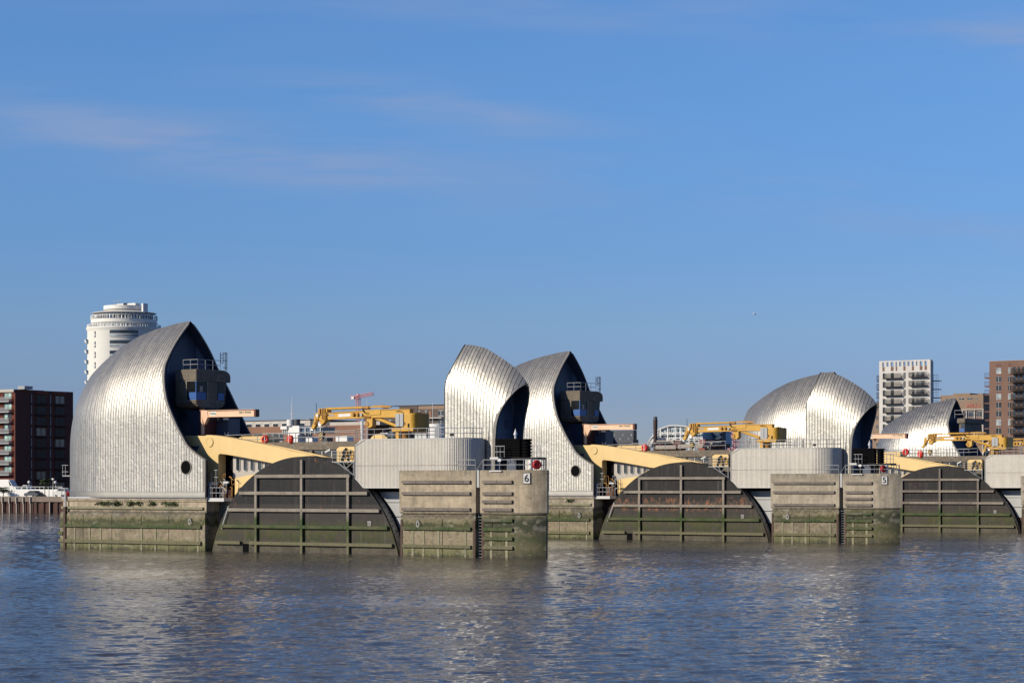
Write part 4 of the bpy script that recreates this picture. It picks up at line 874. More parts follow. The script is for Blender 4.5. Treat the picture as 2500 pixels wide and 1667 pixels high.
    b.build('pipe', M['grey'], t); b2.build('pipe', M['crane_rust'], t)
    for i in range(4): u = pb[0]+rr.uniform(-.4, 1.2); z = pb[2]+rr.uniform(.3, 2.2); MB().lathe((u, 1.15, z), [(.13,0),(.17,.03),(.13,.06)], 12, axis='v').build('valve_wheel', M['lgrey'], t)
    MB().box(pb[0]-.5, pb[0]+.55, 1.7, 2.1, pb[2]-.1, pb[2]+.9).build('cabinet', M['brown'], t)
    # winch drum platform left of the housing
    V = .9; zb = ZZ(1126, U(845,V), V); u0, u1 = U(815,V), U(869,V); bs = (u0, V, zb)
    t = thing('winch_platform', 'bracketed steel platform with a yellow hydraulic winch left of the housing on the %s pier' % nm, 'winch platform', bs, 'winch platforms beside the housings'); t.location = W(u0, V+dv, zb)
    MB().box(u0, u1, V-.3, V+1.6, zb-.1, zb).build('deck', M['grey'], t)
    b = MB().tube((u0+.6, V-.2, zb-.05), (u1, V-.2, zb-1.5), .08).tube((u1-1.2, V-.2, zb-.75), (u1-.2, V-.2, zb-.1), .06).tube((u1-1.6, V-.2, zb), (u1-1.1, V-.2, zb-.8), .06).tube((u1-.08, V-.2, zb), (u1-.08, V-.2, zb-1.5), .09); b.build('bracket', M['grey'], t)
    b = MB()
    for u in np.linspace(u0+.05, u1-.05, 6): b.tube((u, V-.28, zb), (u, V-.28, zb+1.05), .03, 5)
    for h in (.35, .7, 1.05): b.tube((u0, V-.28, zb+h), (u1, V-.28, zb+h), .028, 5)
    b.build('guard_rail', M['grey'], t)
    um = U(848, V+.4); d = MB().plan([(um-1.1, V), (um+1.3, V), (um+1.3, V+1), (um-1.1, V+1)], [(zb+.02,0),(zb+1.25,0),(zb+1.5,.2)]).build('winch_casing', M['yellow'], t)
    b = MB().lathe((um+.1, V-.12, zb+.85), [(.001,.0),(.36,.0),(.42,.1)], 18, axis='v').tube((um-.35, V-.1, zb+.1), (um+.3, V-.15, zb+1.35), .10, 8).tube((um+.5, V-.1, zb+.1), (um+.95, V-.15, zb+1.15), .08, 8); b.build('winch_drum', M['dark'], d)
    MB().tube((um+.2, V-.2, zb+.2), (um+.6, V-.2, zb+1.2), .07, 8).box(um+.6, um+1.2, V-.1, V, zb+.3, zb+.9).build('motor', M['crane'], d)
    camera_thing(808, 1098, 1.4, 'white floodlight camera tilted above the parapet of the %s pier' % nm, dv, .9).rotation_euler = (0, R(-22), -TH)
    # spare equipment under the deck railing
    bu = P(620, 1072, 5.0); o = MB().plan([(bu[0]-2.2,5),(bu[0]+1.9,5),(bu[0]+1.9,7),(bu[0]-2.2,7)], [(zdk,0),(zdk+.55,0),(zdk+.7,.3)]).build('deck_locker', M['yellow'], base=(bu[0],5,zdk), bev=.05); shift(o, dv); tag(o, 'pale yellow machine cover behind the deck railing of the %s pier' % nm, 'machine cover', 'yellow machine covers')
    if k == 0: bu = P(925, 1068, 6.2); o = MB().lathe((bu[0], 6.2, zh-.7), [(.1,0),(1.5,0),(1.5,1.4),(.1,1.4)], 24, .15, PI-.15, 'v').build('arm_counterweight', M['yellow'], base=(bu[0],6.2,zh)); shift(o, dv); tag(o, 'curved yellow casing behind the roof railing of the %s pier' % nm, 'machine cover', 'yellow machine covers')
    # black machinery rack at the nose, in the small shell's outer opening
    V = 2.6; b0 = P(1213, 1149, V); t = thing('machinery_rack', 'black perforated steel machinery rack in front of the small shell opening on the %s pier' % nm, 'machinery', b0, 'black machinery racks on the pier noses'); t.location = W(b0[0], V+dv, DECK)
    t['_b'] = (b0[0], V, DECK)
    z1, z0 = ZZ(1072, b0[0], V), ZZ(1117, b0[0], V); uA = U(1213, V); uB = U(1272, V); b = MB()
    for u in np.arange(uA, uB, .26): b.box(u, u+.13, V-.25, V+.2, z0, z1)
    for z in np.arange(z0, z1, .24): b.box(uA, uB, V-.3, V-.1, z, z+.16)
    b.build('perforated_plate', M['black'], t)
    u = U(1286, V); b = MB(); zz = z0
    b.lathe((u, V, z0), [(.40,0),(.40,z1-z0-.2),(.52,z1-z0-.15),(.52,z1-z0-.02),(.001,z1-z0)], 16)
    for i in range(6): b.lathe((u, V, z0+.1+i*.3), [(.4,0),(.5,.03),(.5,.14),(.4,.17)], 16)
    b.build('drum', M['black'], t)
    MB().box(U(1255,V), U(1320,V), V-.5, V+.9, z0-.22, z0).build('deck', M['dark'], t); MB().box(uA-.1, U(1231,V), V-1.0, V-.3, z0-.15, z0+.05).build('deck', M['lgrey'], t)
    for px in (1226, 1234, 1262, 1271, 1279, 1297): u = U(px, V); MB().box(u-.1, u+.1, V-.1, V+.1, DECK, z0).build('leg', M['black'], t)
    MB().box(U(1231,V), U(1262,V), V, V+.5, DECK, z0-.1).build('tank', M['navy2'], t)
    b = MB(); us_ = [U(p, V-.9) for p in (1214, 1222, 1232)]
    for u in us_: b.tube((u, V-.95, z0), (u, V-.95, z0+1.1), .035, 5)
    for h in (.55, 1.1): b.tube((us_[0]-.2, V-.95, z0+h), (us_[-1]+.05, V-.95, z0+h), .035, 5)
    b.build('guard_rail', M['grey'], t); b = MB()
    for px in (1302, 1312, 1320): u = U(px, V-.4); b.tube((u, V-.45, z0), (u, V-.45, z0+1.15), .035, 5)
    for h in (.55, 1.15): b.tube((U(1298,V-.4), V-.45, z0+h), (U(1321,V-.4), V-.45, z0+h), .035, 5)
    b.build('guard_rail', M['grey'], t)
    u = U(1296, 1.2); MB().tube((u, 1.2, DECK), (u, 1.2, z0-.25), .2, 12).build('gas_bottle', M['white2'], t)
    # finial-like vent
    u = U(1258.5, V+.6); MB().lathe((u, V+.6, z1), [(.12,0),(.12,.4),(.22,.42),(.001,1.05)], 12).build('vent_cowl', M['silver'], t)
    # deck plate and floodlights
    u = U(1207, -.1); o = MB().box(U(1195,-.2), U(1225,-.2), -.28, .3, DECK-.16, DECK-.05).build('deck_plate', M['lgrey'], base=(u, -.1, DECK)); shift(o, dv); tag(o, 'thin pale ledge plate on the deck edge below the small shell of the %s pier' % nm, 'ledge', 'ledge plates')
    for px, py, v, nn in ((1104, 1061, 2.0, 'dark floodlight on the housing roof railing of the %s pier'), (1221, 1123, .2, 'grey floodlight on the nose railing of the %s pier')):
        u, vv, z = P(px, py, v); t = thing('floodlight', nn % nm, 'floodlight', (u, v, z-.5), 'deck floodlights'); t.location = W(u, v+dv, z-.5)
        MB().tube((u, v, z-.55), (u, v, z), .03, 5).build('post', M['grey'], t); MB().plan([(u-.2, v-.16), (u+.2, v-.16), (u+.15, v+.1), (u-.15, v+.1)], [(z-.12,0),(z+.14,.03)]).build('lamp_head', M['dark'] if py < 1100 else M['lgrey'], t)
# ------------------------------------------------------------------ assemble the three piers
LAB = {
 'big': ['largest silver roof shell, at the left, its dark opening facing right over the nearest pier', 'second large silver roof shell, behind the small shell of the number 6 pier', 'large silver roof shell of the farthest pier, mostly hidden behind the number 5 small shell'],
 'small': ['small silver roof shell standing on the number 6 nose of the nearest pier', 'small silver roof shell standing on the number 5 nose, in front of a larger shell', 'small silver roof shell of the farthest pier, beyond the right edge'],
 'gate': ['nearest dark semicircular gate end with three bare patches and green algae', 'second dark semicircular gate end, with a band of orange rust patches', 'farthest dark semicircular gate end, at the right edge of the picture'],
 'arm': ['pale yellow rocker arm behind the nearest gate end', 'pale yellow rocker arm behind the rusty second gate end', 'pale yellow rocker arm of the farthest pier, right of the number 5 nose'],
 'house': ['nearest corrugated cream housing, above the number 6 pier wall', 'corrugated cream housing above the number 5 pier wall', 'corrugated cream housing cut off by the right edge'],
 'crane': ['nearest yellow knuckle boom crane, above the number 6 housing', 'yellow knuckle boom crane above the number 5 housing', 'yellow knuckle boom crane in front of the small far shell'],
 'jib': ['nearest faded orange swing jib under the largest control cabin', 'faded orange swing jib under the second control cabin', 'faded orange swing jib above the far yellow arm, beside the number 5 shell'],
 'cabin': ['nearest brown concrete control cabin with blue window panels', 'second brown concrete control cabin, right of the number 6 shell', 'brown concrete control cabin of the farthest full pier, hidden by the number 5 shell']}
CM = [M['conc'], M['conc_b'], M['conc_c']]
for k in range(3):
    build_pier(k, NMS[k], CM[k], '')
    build_big_shell(STEP*k, LAB['big'][k], 'large roof shells'); build_small_shell(STEP*k, LAB['small'][k], 'small roof shells')
    build_gate(k, LAB['gate'][k]); build_arm(k, LAB['arm'][k]); build_housing(k, LAB['house'][k]); build_crane(k, LAB['crane'][k]); build_jib(k, LAB['jib'][k]); build_cabin(k, LAB['cabin'][k]); build_gear(k)
buoy(647, 1071.5, 3.15, .43, 'red lifebuoy housing on the nearest parapet railing, the left of two', M['red'], 0, .5)
buoy(708.5, 1072, 3.15, .44, 'red lifebuoy housing on the nearest parapet railing, the right of two', M['red'], 0, -.3)
buoy(1574, 1092.5, 75.15, .46, 'red lifebuoy housing on the railing behind the second yellow arm', M['red'], 0, .1)
buoy(1612, 1086, 79.5, .34, 'red lifebuoy housing half hidden behind the timber stacks', M['red'], 0, .1)
buoy(2211, 1103, 147.15, .55, 'red lifebuoy housing left of two before the small far shell', M['red'], 0, .3)
buoy(2246.5, 1108, 147.1, .52, 'red lifebuoy housing right of two before the small far shell', M['red'], 0, -.3)
buoy(1310.5, 1134, .6, .46, 'dark red lifebuoy housing on the nearest nose railing, against the second silver shell', M['dkred'], 0, .9)
buoy(2157, 1144, 72.6, .44, 'dark red lifebuoy housing on the second nose railing, in front of the far yellow arm', M['dkred'], 0, 1.3)
# small platform on the left of the biggest shell, with a red buoy below it
g0 = P(167, 1160, 3.5); b = MB().box(g0[0]-.45, g0[0]+.9, 3, 5, g0[2]-.12, g0[2])
for u in (g0[0]-.4, g0[0]+.05): b.tube((u, 3, g0[2]), (u, 3, g0[2]+1.15), .04, 5)
for h in (.4, 1.15): b.tube((g0[0]-.5, 3, g0[2]+h), (g0[0]+.5, 3, g0[2]+h), .035, 5)
tag(b.build('side_balcony', M['grey'], base=g0), 'little grey railed balcony on the left flank of the largest shell', 'balcony')
g0 = P(158, 1214, 3.0); b = MB()
for u in (-.7, -.2, .3): b.tube((g0[0]+u, 3.2, g0[2]-.4), (g0[0]+u, 3.2, g0[2]+1.1), .04, 5)
b.tube((g0[0]-.9, 3.2, g0[2]+1), (g0[0]+.3, 3.2, g0[2]+1), .04, 5); tag(b.build('railing', M['grey'], base=g0), 'short grey railing at the foot of the largest shell, far left', 'railing')
buoy(163, 1207, 2.8, .42, 'dark red lifebuoy housing at the left foot of the largest shell', M['dkred'], 0, -.5)
# timber bundles and a red container on the second pier's deck
zdk5 = ZZ(1077, U(740,3.3), 3.3)
for i, (x0, x1, y0, y1, v, lab) in enumerate(((1602,1645,1074,1083,80,'long timber bundle on top of the stack, left, behind the second arm'), (1600,1650,1086,1096,78.5,'long timber bundle at the bottom left of the stacks on the second pier'),
      (1655,1730,1083,1094,78,'longest timber bundle at the middle of the stacks on the second pier'), (1733,1755,1080,1094,79,'short timber bundle at the right end of the stacks on the second pier'))):
    c0, c1 = P(x0, y1, v), P(x1, y0, v); z0, z1 = c0[2], c1[2]; t = thing('timber_bundle', lab, 'timber', c0, 'timber stacked on the second pier'); n = 3
    if i == 0: MB().box(c0[0], c1[0]+.8, v+.1, v+1.5, zdk5, z0-.01).build('bearer', M['brown'], t)
    for j in range(n): MB().box(c0[0]+.02*j, c1[0]-.03*j, v, v+1.4, z0+(z1-z0)*j/n, z0+(z1-z0)*(j+1)/n-.025).build('plank_layer', M['timber_stack'], t)
    MB().box(c1[0]+.02, c1[0]+.9, v+.2, v+1.3, z0, z0+(z1-z0)*.8).build('dark_offcuts', M['brown'], t)
c0 = P(1706, 1084, 82); c1 = P(1721, 1072, 82); t = thing('tool_container', 'small dark red container with a white ring mark standing behind the timber stacks', 'container', c0); MB().box(c0[0], c1[0], 82, 84.2, zdk5, c1[2]).build('body', M['brown'] if 0 else plain('container_red', (.26,.05,.035), .6, 0, .2), t)
cu_ = P(1711.5, 1078.5, 82); MB().lathe((cu_[0], 81.97, cu_[2]), [(.30,0),(.30,-.02),(.38,-.02),(.38,0)], 20, axis='v').build('ring_mark', M['lgrey'], t)
# ------------------------------------------------------------------ far shell on the north bank, smaller in the picture
KS = 'far'; t = build_big_shell(0, 'smaller far silver shell with brick-like plates, standing in front of the pale tower', 'large roof shells', far=True, cut=True)
s3, cpx, cpy, cv = 1.0, 2335, 978, 262.0
# fit: peak at (2335,978); scale from the depth at that point
upk, vpk, zpk = U(2335, cv), cv, None
zpk = ZZ(978, upk, cv); sc3 = zpk/24.66
t.scale = (sc3*1.05, sc3*.95, sc3); t.location = W(upk-UPK*sc3*1.05, cv-VC1*sc3*.95, 0)
def far_cabin():
    v = cv-2.6; f = lambda x, y: PZ(2130+x/6.357, 860+y/6.357, v); b0 = f(1440, 1240); t = thing('control_cabin', 'small far control cabin with a rounded black end, in the opening of the far shell', 'cabin', (b0[0], v, b0[1]), 'concrete control cabins under the large shells')
    u0, u1 = f(1305,1060)[0], f(1440,1060)[0]; z = lambda y: f(1400, y)[1]; v1 = v+9.5
    MB().box(u0, u1, v, v1, z(1105), z(1020)).build('fascia', M['conc_brown'], t, bev=.3); MB().box(u0+.4, u1-.2, v+.2, v1-1.4, z(1240), z(1105)).build('body', M['conc_brown'], t, bev=.2)
    w = MB().box(u0+1.0, u1-.15, v+.05, v+.2, z(1235), z(1112)).build('window', M['glass'], t); MB().box(u1-1.3, u1-.2, v+.0, v+.05, z(1235), z(1180)).build('lower_panel', M['blue'], w)
    zr = z(1020); o = rail('railing', 'pale railing on the roof of the far cabin', [(u0-.6, v+.4, zr), (u1-.4, v+.4, zr), (u1-.4, v1-3, zr)], 1.6, 2, 2.2, r=.05)
far_cabin()
# a further crane, behind the farthest one
build_crane(2, 'far yellow crane at the very right edge, behind the crane of the farthest pier', dv=186.0, du=0)
_c = [o for o in col.objects if o.get('label', '').startswith('far yellow crane')][0]; _h = [o for o in col.objects if o.name.startswith('hook_block') and o.type == 'EMPTY'][-1]
_u = U(2483, 3.6+186)-U(740+852/6.357, 3.6); _z = ZZ(1083, _u, 190)-ZZ(960+330/6.357, U(874, 3.6), 3.6)
for o in (_c, _h): o.location = o.location+(W(_u, 0)-W(0, 0))+Vector((0, 0, _z))
_h['label'] = 'striped hook block of the far crane at the right edge'
# ------------------------------------------------------------------ far bank
vb = BANK; WTOP = GZ+.25
wall = thing('river_wall', 'long wall of rusty sheet piles with a concrete cap along the far bank', 'river wall', (-300, vb, 0))
b = MB(); per = 2.65; amp = .42; uA, uB = -420, 260; n = int((uB-uA)/per*1)
pts = []
for i in range(n):
    u = uA+i*per; pts += [(u, vb-amp), (u+per*.42, vb-amp), (u+per*.52, vb), (u+per*.92, vb)]
vs = [p for u, v in pts for p in ((u, v, -1), (u, v, GZ-1.0))]; b.add(vs, [(2*i, 2*i+2, 2*i+3, 2*i+1) for i in range(len(pts)-1)]); b.build('sheet_piling', M['pile'], wall)
MB().box(uA, uB, vb-.7, vb+1.2, GZ-1.15, WTOP).build('capping_beam', M['cap'], wall)
px = -8
for i in range(9):
    if i > 4: break
    u = U(7+i*17, vb-.75); MB().box(u-.16, u+.16, vb-1.15, vb-.71, GZ-1.6, WTOP-.2).build('fender_strip', M['timber_stack'], wall)
for x in (122, 7, 24, 41, 58, 75): u = U(x, vb-.6); MB().box(u-.14, u+.14, vb-.8, vb-.5, -1, GZ-1.2).build('pile_strip', M['timber_stack'], wall)
# promenade wall, railings, vehicles, trees, lamps at the far left
vf = vb+5
t = thing('parapet_wall', 'long low white wall with windows of railing behind the sheet piles', 'wall', (U(60,vf), vf, GZ)); f0, f1 = U(-60, vf), U(152, vf); z = lambda y: ZZ(y, U(60,vf), vf)
MB().box(f0, f1, vf, vf+.4, GZ, z(1194)).build('wall', M['white2'], t); b = MB(); b.box(f0, f1, vf, vf+.1, z(1188.6), z(1187.4))
u = f0
while u < f1: b.box(u, u+.12, vf, vf+.1, z(1194), z(1188)); u += 1.7
b.build('rail', M['lgrey'], t)
def vehicle(kind, label, pxa, pxb, ytop, ybot, v, m, cab_right=True):
    ua, ub = U(pxa, v), U(pxb, v); L = ub-ua; um = (ua+ub)/2; zz = lambda y: ZZ(y, um, v); zt_ = zz(ytop); t = thing(kind, label, kind.split('_')[-1], (um, v, GZ)); z0 = GZ
    Hh = zt_-z0
    if kind.endswith('van'): prof = [(0,.14),(1,.14),(1,.42),(.97,.55),(.87,.62),(.76,.97),(.72,1),(.02,1),(0,.97)]
    else: prof = [(0,.25),(1,.25),(.99,.55),(.86,.62),(.72,.97),(.40,1),(.2,.68),(.02,.6)]
    MB().prism([(ua+x*L, z0+q*Hh) for x, q in prof], v, v+2).build('body', m, t, bev=.08)
    gl = [(.78,.64),(.85,.64),(.76,.93),(.745,.93)] if kind.endswith('van') else [(.27,.66),(.82,.66),(.70,.93),(.42,.95)]
    MB().prism([(ua+x*L, z0+q*Hh) for x, q in gl], v-.03, v+.02).build('side_window', M['glass'], t)
    for x in (.17, .82):
        w = MB().lathe((ua+x*L, v-.06, z0+.35), [(.001,0),(.35,0),(.35,.2)], 18, axis='v').build('wheel', M['tyre'], t); MB().lathe((ua+x*L, v-.08, z0+.35), [(.001,0),(.2,.0),(.2,.02)], 14, axis='v').build('rim', M['grey'], w)
    return t
vehicle('delivery_van', 'white van parked behind the low wall at the far left', -35, 40, 1170, 1200, vb+9, M['white2'])
vehicle('parked_car', 'white car behind the low wall, left of the lamp posts', 45, 72, 1183.5, 1200, vb+8, M['white2'])
vehicle('parked_car', 'dark car in front of the white wall on the quay', 58, 92, 1197, 1209, vb+2.4, M['slate'])
vehicle('parked_car', 'pale car at the right end of the quay beside the largest shell', 130, 164, 1190, 1209, vb+2.6, M['lgrey'])
def lamp(px, ytop, v, label, globe=True):
    u = U(px, v); zt_ = ZZ(ytop, u, v); t = thing('street_lamp', label, 'street lamp', (u, v, GZ), 'lamps on the far quay'); MB().tube((u, v, GZ), (u, v, zt_-.3), .09, 6, .06).build('post', M['lgrey'], t)
    if globe: MB().lathe((u, v, zt_-.3), [(.001,-.42)]+[(.42*math.cos(a), .42*math.sin(a)) for a in np.linspace(-1.3, 1.3, 9)]+[(.001,.42)], 14).build('globe', M['white2'], t, smooth=True)
    else: MB().box(u-.3, u+.3, v-.2, v+.2, zt_-.4, zt_).build('lamp_head', M['white2'], t)
lamp(71, 1174, vb+12, 'globe street lamp in front of the dark brick block, the left one'); lamp(135.5, 1174.5, vb+12, 'globe street lamp right of the tall grey post'); lamp(129.5, 1167, vb+4, 'tall pale post lamp beside the small round tree', False)
def tree(label, px, ytop, ycr, v, rad, seed, group='small trees on the far quay'):
    u = U(px, v); zt_, zc = ZZ(ytop, u, v), ZZ(ycr, u, v); t = thing('young_tree', label, 'tree', (u, v, GZ), group); rr = random.Random(seed)
    b = MB().tube((u, v, GZ), (u+.1, v, zc), .13, 7, .08)
    for i in range(5): a = rr.uniform(0, 6.28); b.tube((u+.1, v, zc-.2), (u+rad*.6*math.cos(a), v+rad*.6*math.sin(a), zc+rr.uniform(.4,.8)*(zt_-zc)), .05, 5, .02)
    b.build('trunk', M['bark'], t); b = MB(); cz = (zt_+zc)/2; hz = (zt_-zc)/2; cl = [(rr.gauss(0,.45), rr.gauss(0,.45), rr.uniform(-.7,.8)) for _ in range(14)]
    for _ in range(420):
        q = rr.choice(cl); c = Vector((u+rad*(q[0]+rr.gauss(0,.22)), v+rad*(q[1]+rr.gauss(0,.22)), cz+hz*(q[2]+rr.gauss(0,.15)))); d = Vector((rr.uniform(-1,1), rr.uniform(-1,1), rr.uniform(-1,1)))*.2; e = Vector((rr.uniform(-1,1), rr.uniform(-1,1), rr.uniform(-1,1)))*.2
        b.add([c-d, c+e, c+d, c-e], [(0,1,2,3)])
    b.build('crown', M['leaf'], t)
tree('small round tree with a thin trunk in front of the dark brick block', 109, 1168, 1183, vb+4, 1.5, 1); tree('low dark bush-like tree at the far left edge of the quay', 8, 1190, 1203, vb+3, 1.8, 2)
# ------------------------------------------------------------------ far buildings
class Fac:
    """a far building seen front on, given in picture coordinates on a plane of constant v"""
    def __init__(s, name, label, v, xref, cat='building', group=None): s.v = v; s.ur = U(xref, v); s.t = thing(name, label, cat, (s.ur, v, GZ), group); s.k = 0
    def z(s, y): return ZZ(y, s.ur, s.v)
    def box(s, name, x0, x1, y0, y1, m, d0=0.0, d1=12.0, par=None, bev=0): return MB().box(U(x0, s.v), U(x1, s.v), s.v+d0, s.v+d1, s.z(y1) if y1 else GZ-.5, s.z(y0)).build(name, m, par or s.t, bev=bev)
    def win(s, x0, x1, y0, y1, m=None, fr=None, name='window', d=-.04):
        w = s.box(name, x0, x1, y0, y1, m or M['glass'], d, .2)
        if fr:
            u0, u1, z0, z1 = U(x0, s.v), U(x1, s.v), s.z(y1), s.z(y0); um = (u0+u1)/2
            b = MB().box(um-.06, um+.06, s.v+d-.06, s.v+d, z0, z1); b.box(u0, u1, s.v+d-.06, s.v+d, z0, z0+.12).box(u0, u1, s.v+d-.06, s.v+d, z1-.1, z1); b.build('frame', fr, w)
        return w
    def balcony(s, x0, x1, yr, ys, m=None, dep=1.7, solid=False):
        u0, u1, z1, z0 = U(x0, s.v), U(x1, s.v), s.z(yr), s.z(ys); f = s.v-dep; bt = MB().box(u0, u1, f, s.v, z0-.28, z0).build('balcony', m or M['dark'], s.t)
        b = MB(); r = .06
        b.box(u0, u1, f, f+.06, z1-.07, z1).box(u0, u0+.06, f, s.v, z1-.07, z1).box(u1-.06, u1, f, s.v, z1-.07, z1); n = max(4, int((u1-u0)/.26))
        for i in range(n+1): u = u0+(u1-u0)*i/n; b.box(u-r, u+r, f, f+.04, z0, z1)
        for i in range(4): v = f+dep*i/4; b.box(u0, u0+.05, v, v+.06, z0, z1); b.box(u1-.05, u1, v, v+.06, z0, z1)
        b.build('balustrade', m or M['dark'], bt); return bt
# pale tower with balconies
f = Fac('apartment_tower', 'pale brick apartment tower with dark balconies, behind the small far shell', 690, 2200, group='towers on the far bank')
X4 = lambda x: 2130+x/6.357; Y4 = lambda y: 860+y/6.357
vv = 690; ub_ = U(X4(945), vv+14); MB().plan([(U(X4(105),vv), vv), (U(X4(900),vv), vv), (ub_, vv+14), (ub_-18, vv+14)], [(GZ-.5,0),(f.z(Y4(215)),0)]).build('wall', M['pale'], f.t)
xs = [105,152,184,218,252,282,328,358,384,415,447,480,515,545,578,610,645,675,700,733,776,808,845,900]      # open crown: piers between slots
for i in range(0, len(xs), 2): f.box('crown_pier', X4(xs[i]), X4(xs[i+1]), Y4(145), Y4(215), M['pale'], 0, .9)
f.box('crown_beam', X4(105), X4(900), Y4(125), Y4(145), M['pale'], 0, .9); u0 = U(X4(900), vv)
MB().plan([(u0, vv+.9), (ub_, vv+14), (ub_-.9, vv+14), (u0-.9, vv+.9)], [(f.z(Y4(215)),0),(f.z(Y4(125)),0)]).build('crown_side', M['pale'], f.t)
for i in range(9):
    y = 330+i*132.5
    for x0, x1 in ((160,190),(483,515)): f.win(X4(x0), X4(x1), Y4(y-18), Y4(y+85), M['glass'], M['stone'])
    for x0, x1, x2 in ((285,330,372),(612,648,0),(680,760,0),(808,840,0)):
        f.win(X4(x0), X4(x1 if x1 < 700 else 765), Y4(y-20), Y4(y+70), M['glass'] if x0 != 680 else M['glass_l'], M['stone'])
    if i < 7: f.balcony(X4(195), X4(462), Y4(y-5), Y4(y+65)); f.balcony(X4(590), X4(856), Y4(y-12), Y4(y+58))
for x0, x1 in ((155,188),(285,328),(360,384),(480,513),(612,645),(735,775),(810,845)): f.box('brick_panel', X4(x0), X4(x1), Y4(218), Y4(285), M['br_brown'], -.05, .1)
for i in range(4):
    z1, z0 = f.z(Y4(340+i*132)), f.z(Y4(432+i*132)); 
    for uu0, uu1, v0 in ((ub_-.5, U(X4(1020), vv+11), vv+11), (U(X4(65),vv+3), U(X4(105),vv+3), vv+3)):
        bt = MB().box(uu0, uu1, v0, v0+3, z0-.3, z0).build('side_balcony', M['dark'], f.t); b = MB().box(uu0, uu1, v0, v0+.06, z1-.1, z1)
        for j in range(7): q = uu0+(uu1-uu0)*j/6; b.box(q-.04, q+.04, v0, v0+.05, z0, z1)
        b.box(uu0, uu0+.06, v0, v0+3, z1-.06, z1); b.build('balustrade', M['dark'], bt)
# tan mill building with red letters
f = Fac('mill_building', 'tan brick former mill with pale pilasters and faded red letters reading MILLS', 760, 2350)
f.box('wall', X4(1055), X4(1720), Y4(660), None, M['br_tan'], 0, 25); f.box('raised_parapet', X4(1250), X4(1515), Y4(636), Y4(660), M['br_tan'], 0, 10); f.box('stair_block', X4(1640), X4(1712), Y4(645), Y4(660), M['br_tan'], .02, 10)
for x0, x1 in ((1138,1168),(1210,1290),(1343,1422),(1472,1552),(1597,1628)): f.win(X4(x0), X4(x1), Y4(705), Y4(742), M['glass'], M['stone'])
for x in (1400, 1465, 1590, 1720): f.box('pilaster', X4(x-8), X4(x+8), Y4(890), None, M['stone'], -.5, .1)
f.box('cornice', X4(1395), X4(1735), Y4(884), Y4(897), M['stone'], -.6, .1)
for i in range(4):
    for x0, x1 in ((1425,1560),(1618,1698)):
        f.win(X4(x0), X4(x1), Y4(918+i*135), Y4(1010+i*135), M['glass'] if i != 1 else M['glass_l'], M['stone']); f.box('spandrel', X4(x0), X4(x1), Y4(1018+i*135), Y4(1045+i*135), M['br_orange'], -.08, .1)
put_text('MILLS', 2.3, (U(X4(1570), 760), 759.9, f.z(Y4(832))), M['letter'], f.t, 'lettering', 0, .05, .05, sx=1.15)
f2 = Fac('brick_annex', 'low brown building seen left of the pale tower, past the number 5 shell', 720, 2140); f2.box('wall', 2100, 2153, 983, None, M['br_tan'], 0, 12)
for i in range(7): f2.win(2139, 2144, 992+i*22, 1004+i*22, M['glass'], M['stone'])
# brown tower at the right edge
f = Fac('apartment_tower', 'brown brick apartment tower at the right edge with dark balconies', 640, 2450, group='towers on the far bank')
f.box('wall', X4(1815), 2620, Y4(132), None, M['br_brown'], 0, 20); f.box('parapet_cap', X4(1812), 2622, Y4(127), Y4(132), M['stone'], -.1, 20)
for x0, x1, sk in ((1922,1998,0),(2105,2148,0)):
    f.box('panel', X4(x0), X4(x1), Y4(178), Y4(233), M['brown'], -.05, .1)
    for i in range(9):
        y = 235+i*133.5; f.win(X4(x0), X4(x1), Y4(y), Y4(y+98), M['glass'] if i % 3 else M['glass_l'], M['stone']); f.box('spandrel', X4(x0), X4(x1), Y4(y+101), Y4(y+131), M['br_brown'] if i > 2 else M['brown'], -.03, .1)
for x0, x1 in ((2178,2222),(2255,2290),(2325,2400),(2450,2520),(2600,2680)):
    for i in range(9): f.win(X4(x0), X4(x1), Y4(225+i*133.5), Y4(325+i*133.5), M['glass_b'] if i % 2 else M['glass'], M['br_brown'])
for i in range(8): f.balcony(X4(2178), X4(2560), Y4(262+i*133.5), Y4(335+i*133.5), M['dark'], 2.2)
u1 = U(X4(1815), 640); wb = u1-U(X4(1740), 644)
for i in range(8):
    z1, z0 = f.z(Y4(305+i*132)), f.z(Y4(372+i*132)); bt = MB().box(u1-wb, u1, 644, 650, z0-.5, z0).build('side_balcony', M['brown'], f.t); b = MB().box(u1-wb, u1, 644, 644.06, z1-.1, z1)
    for j in range(9): q = u1-wb+wb*j/8; b.box(q-.04, q+.04, 644, 644.05, z0, z1)
    b.build('balustrade', M['dark'], bt)
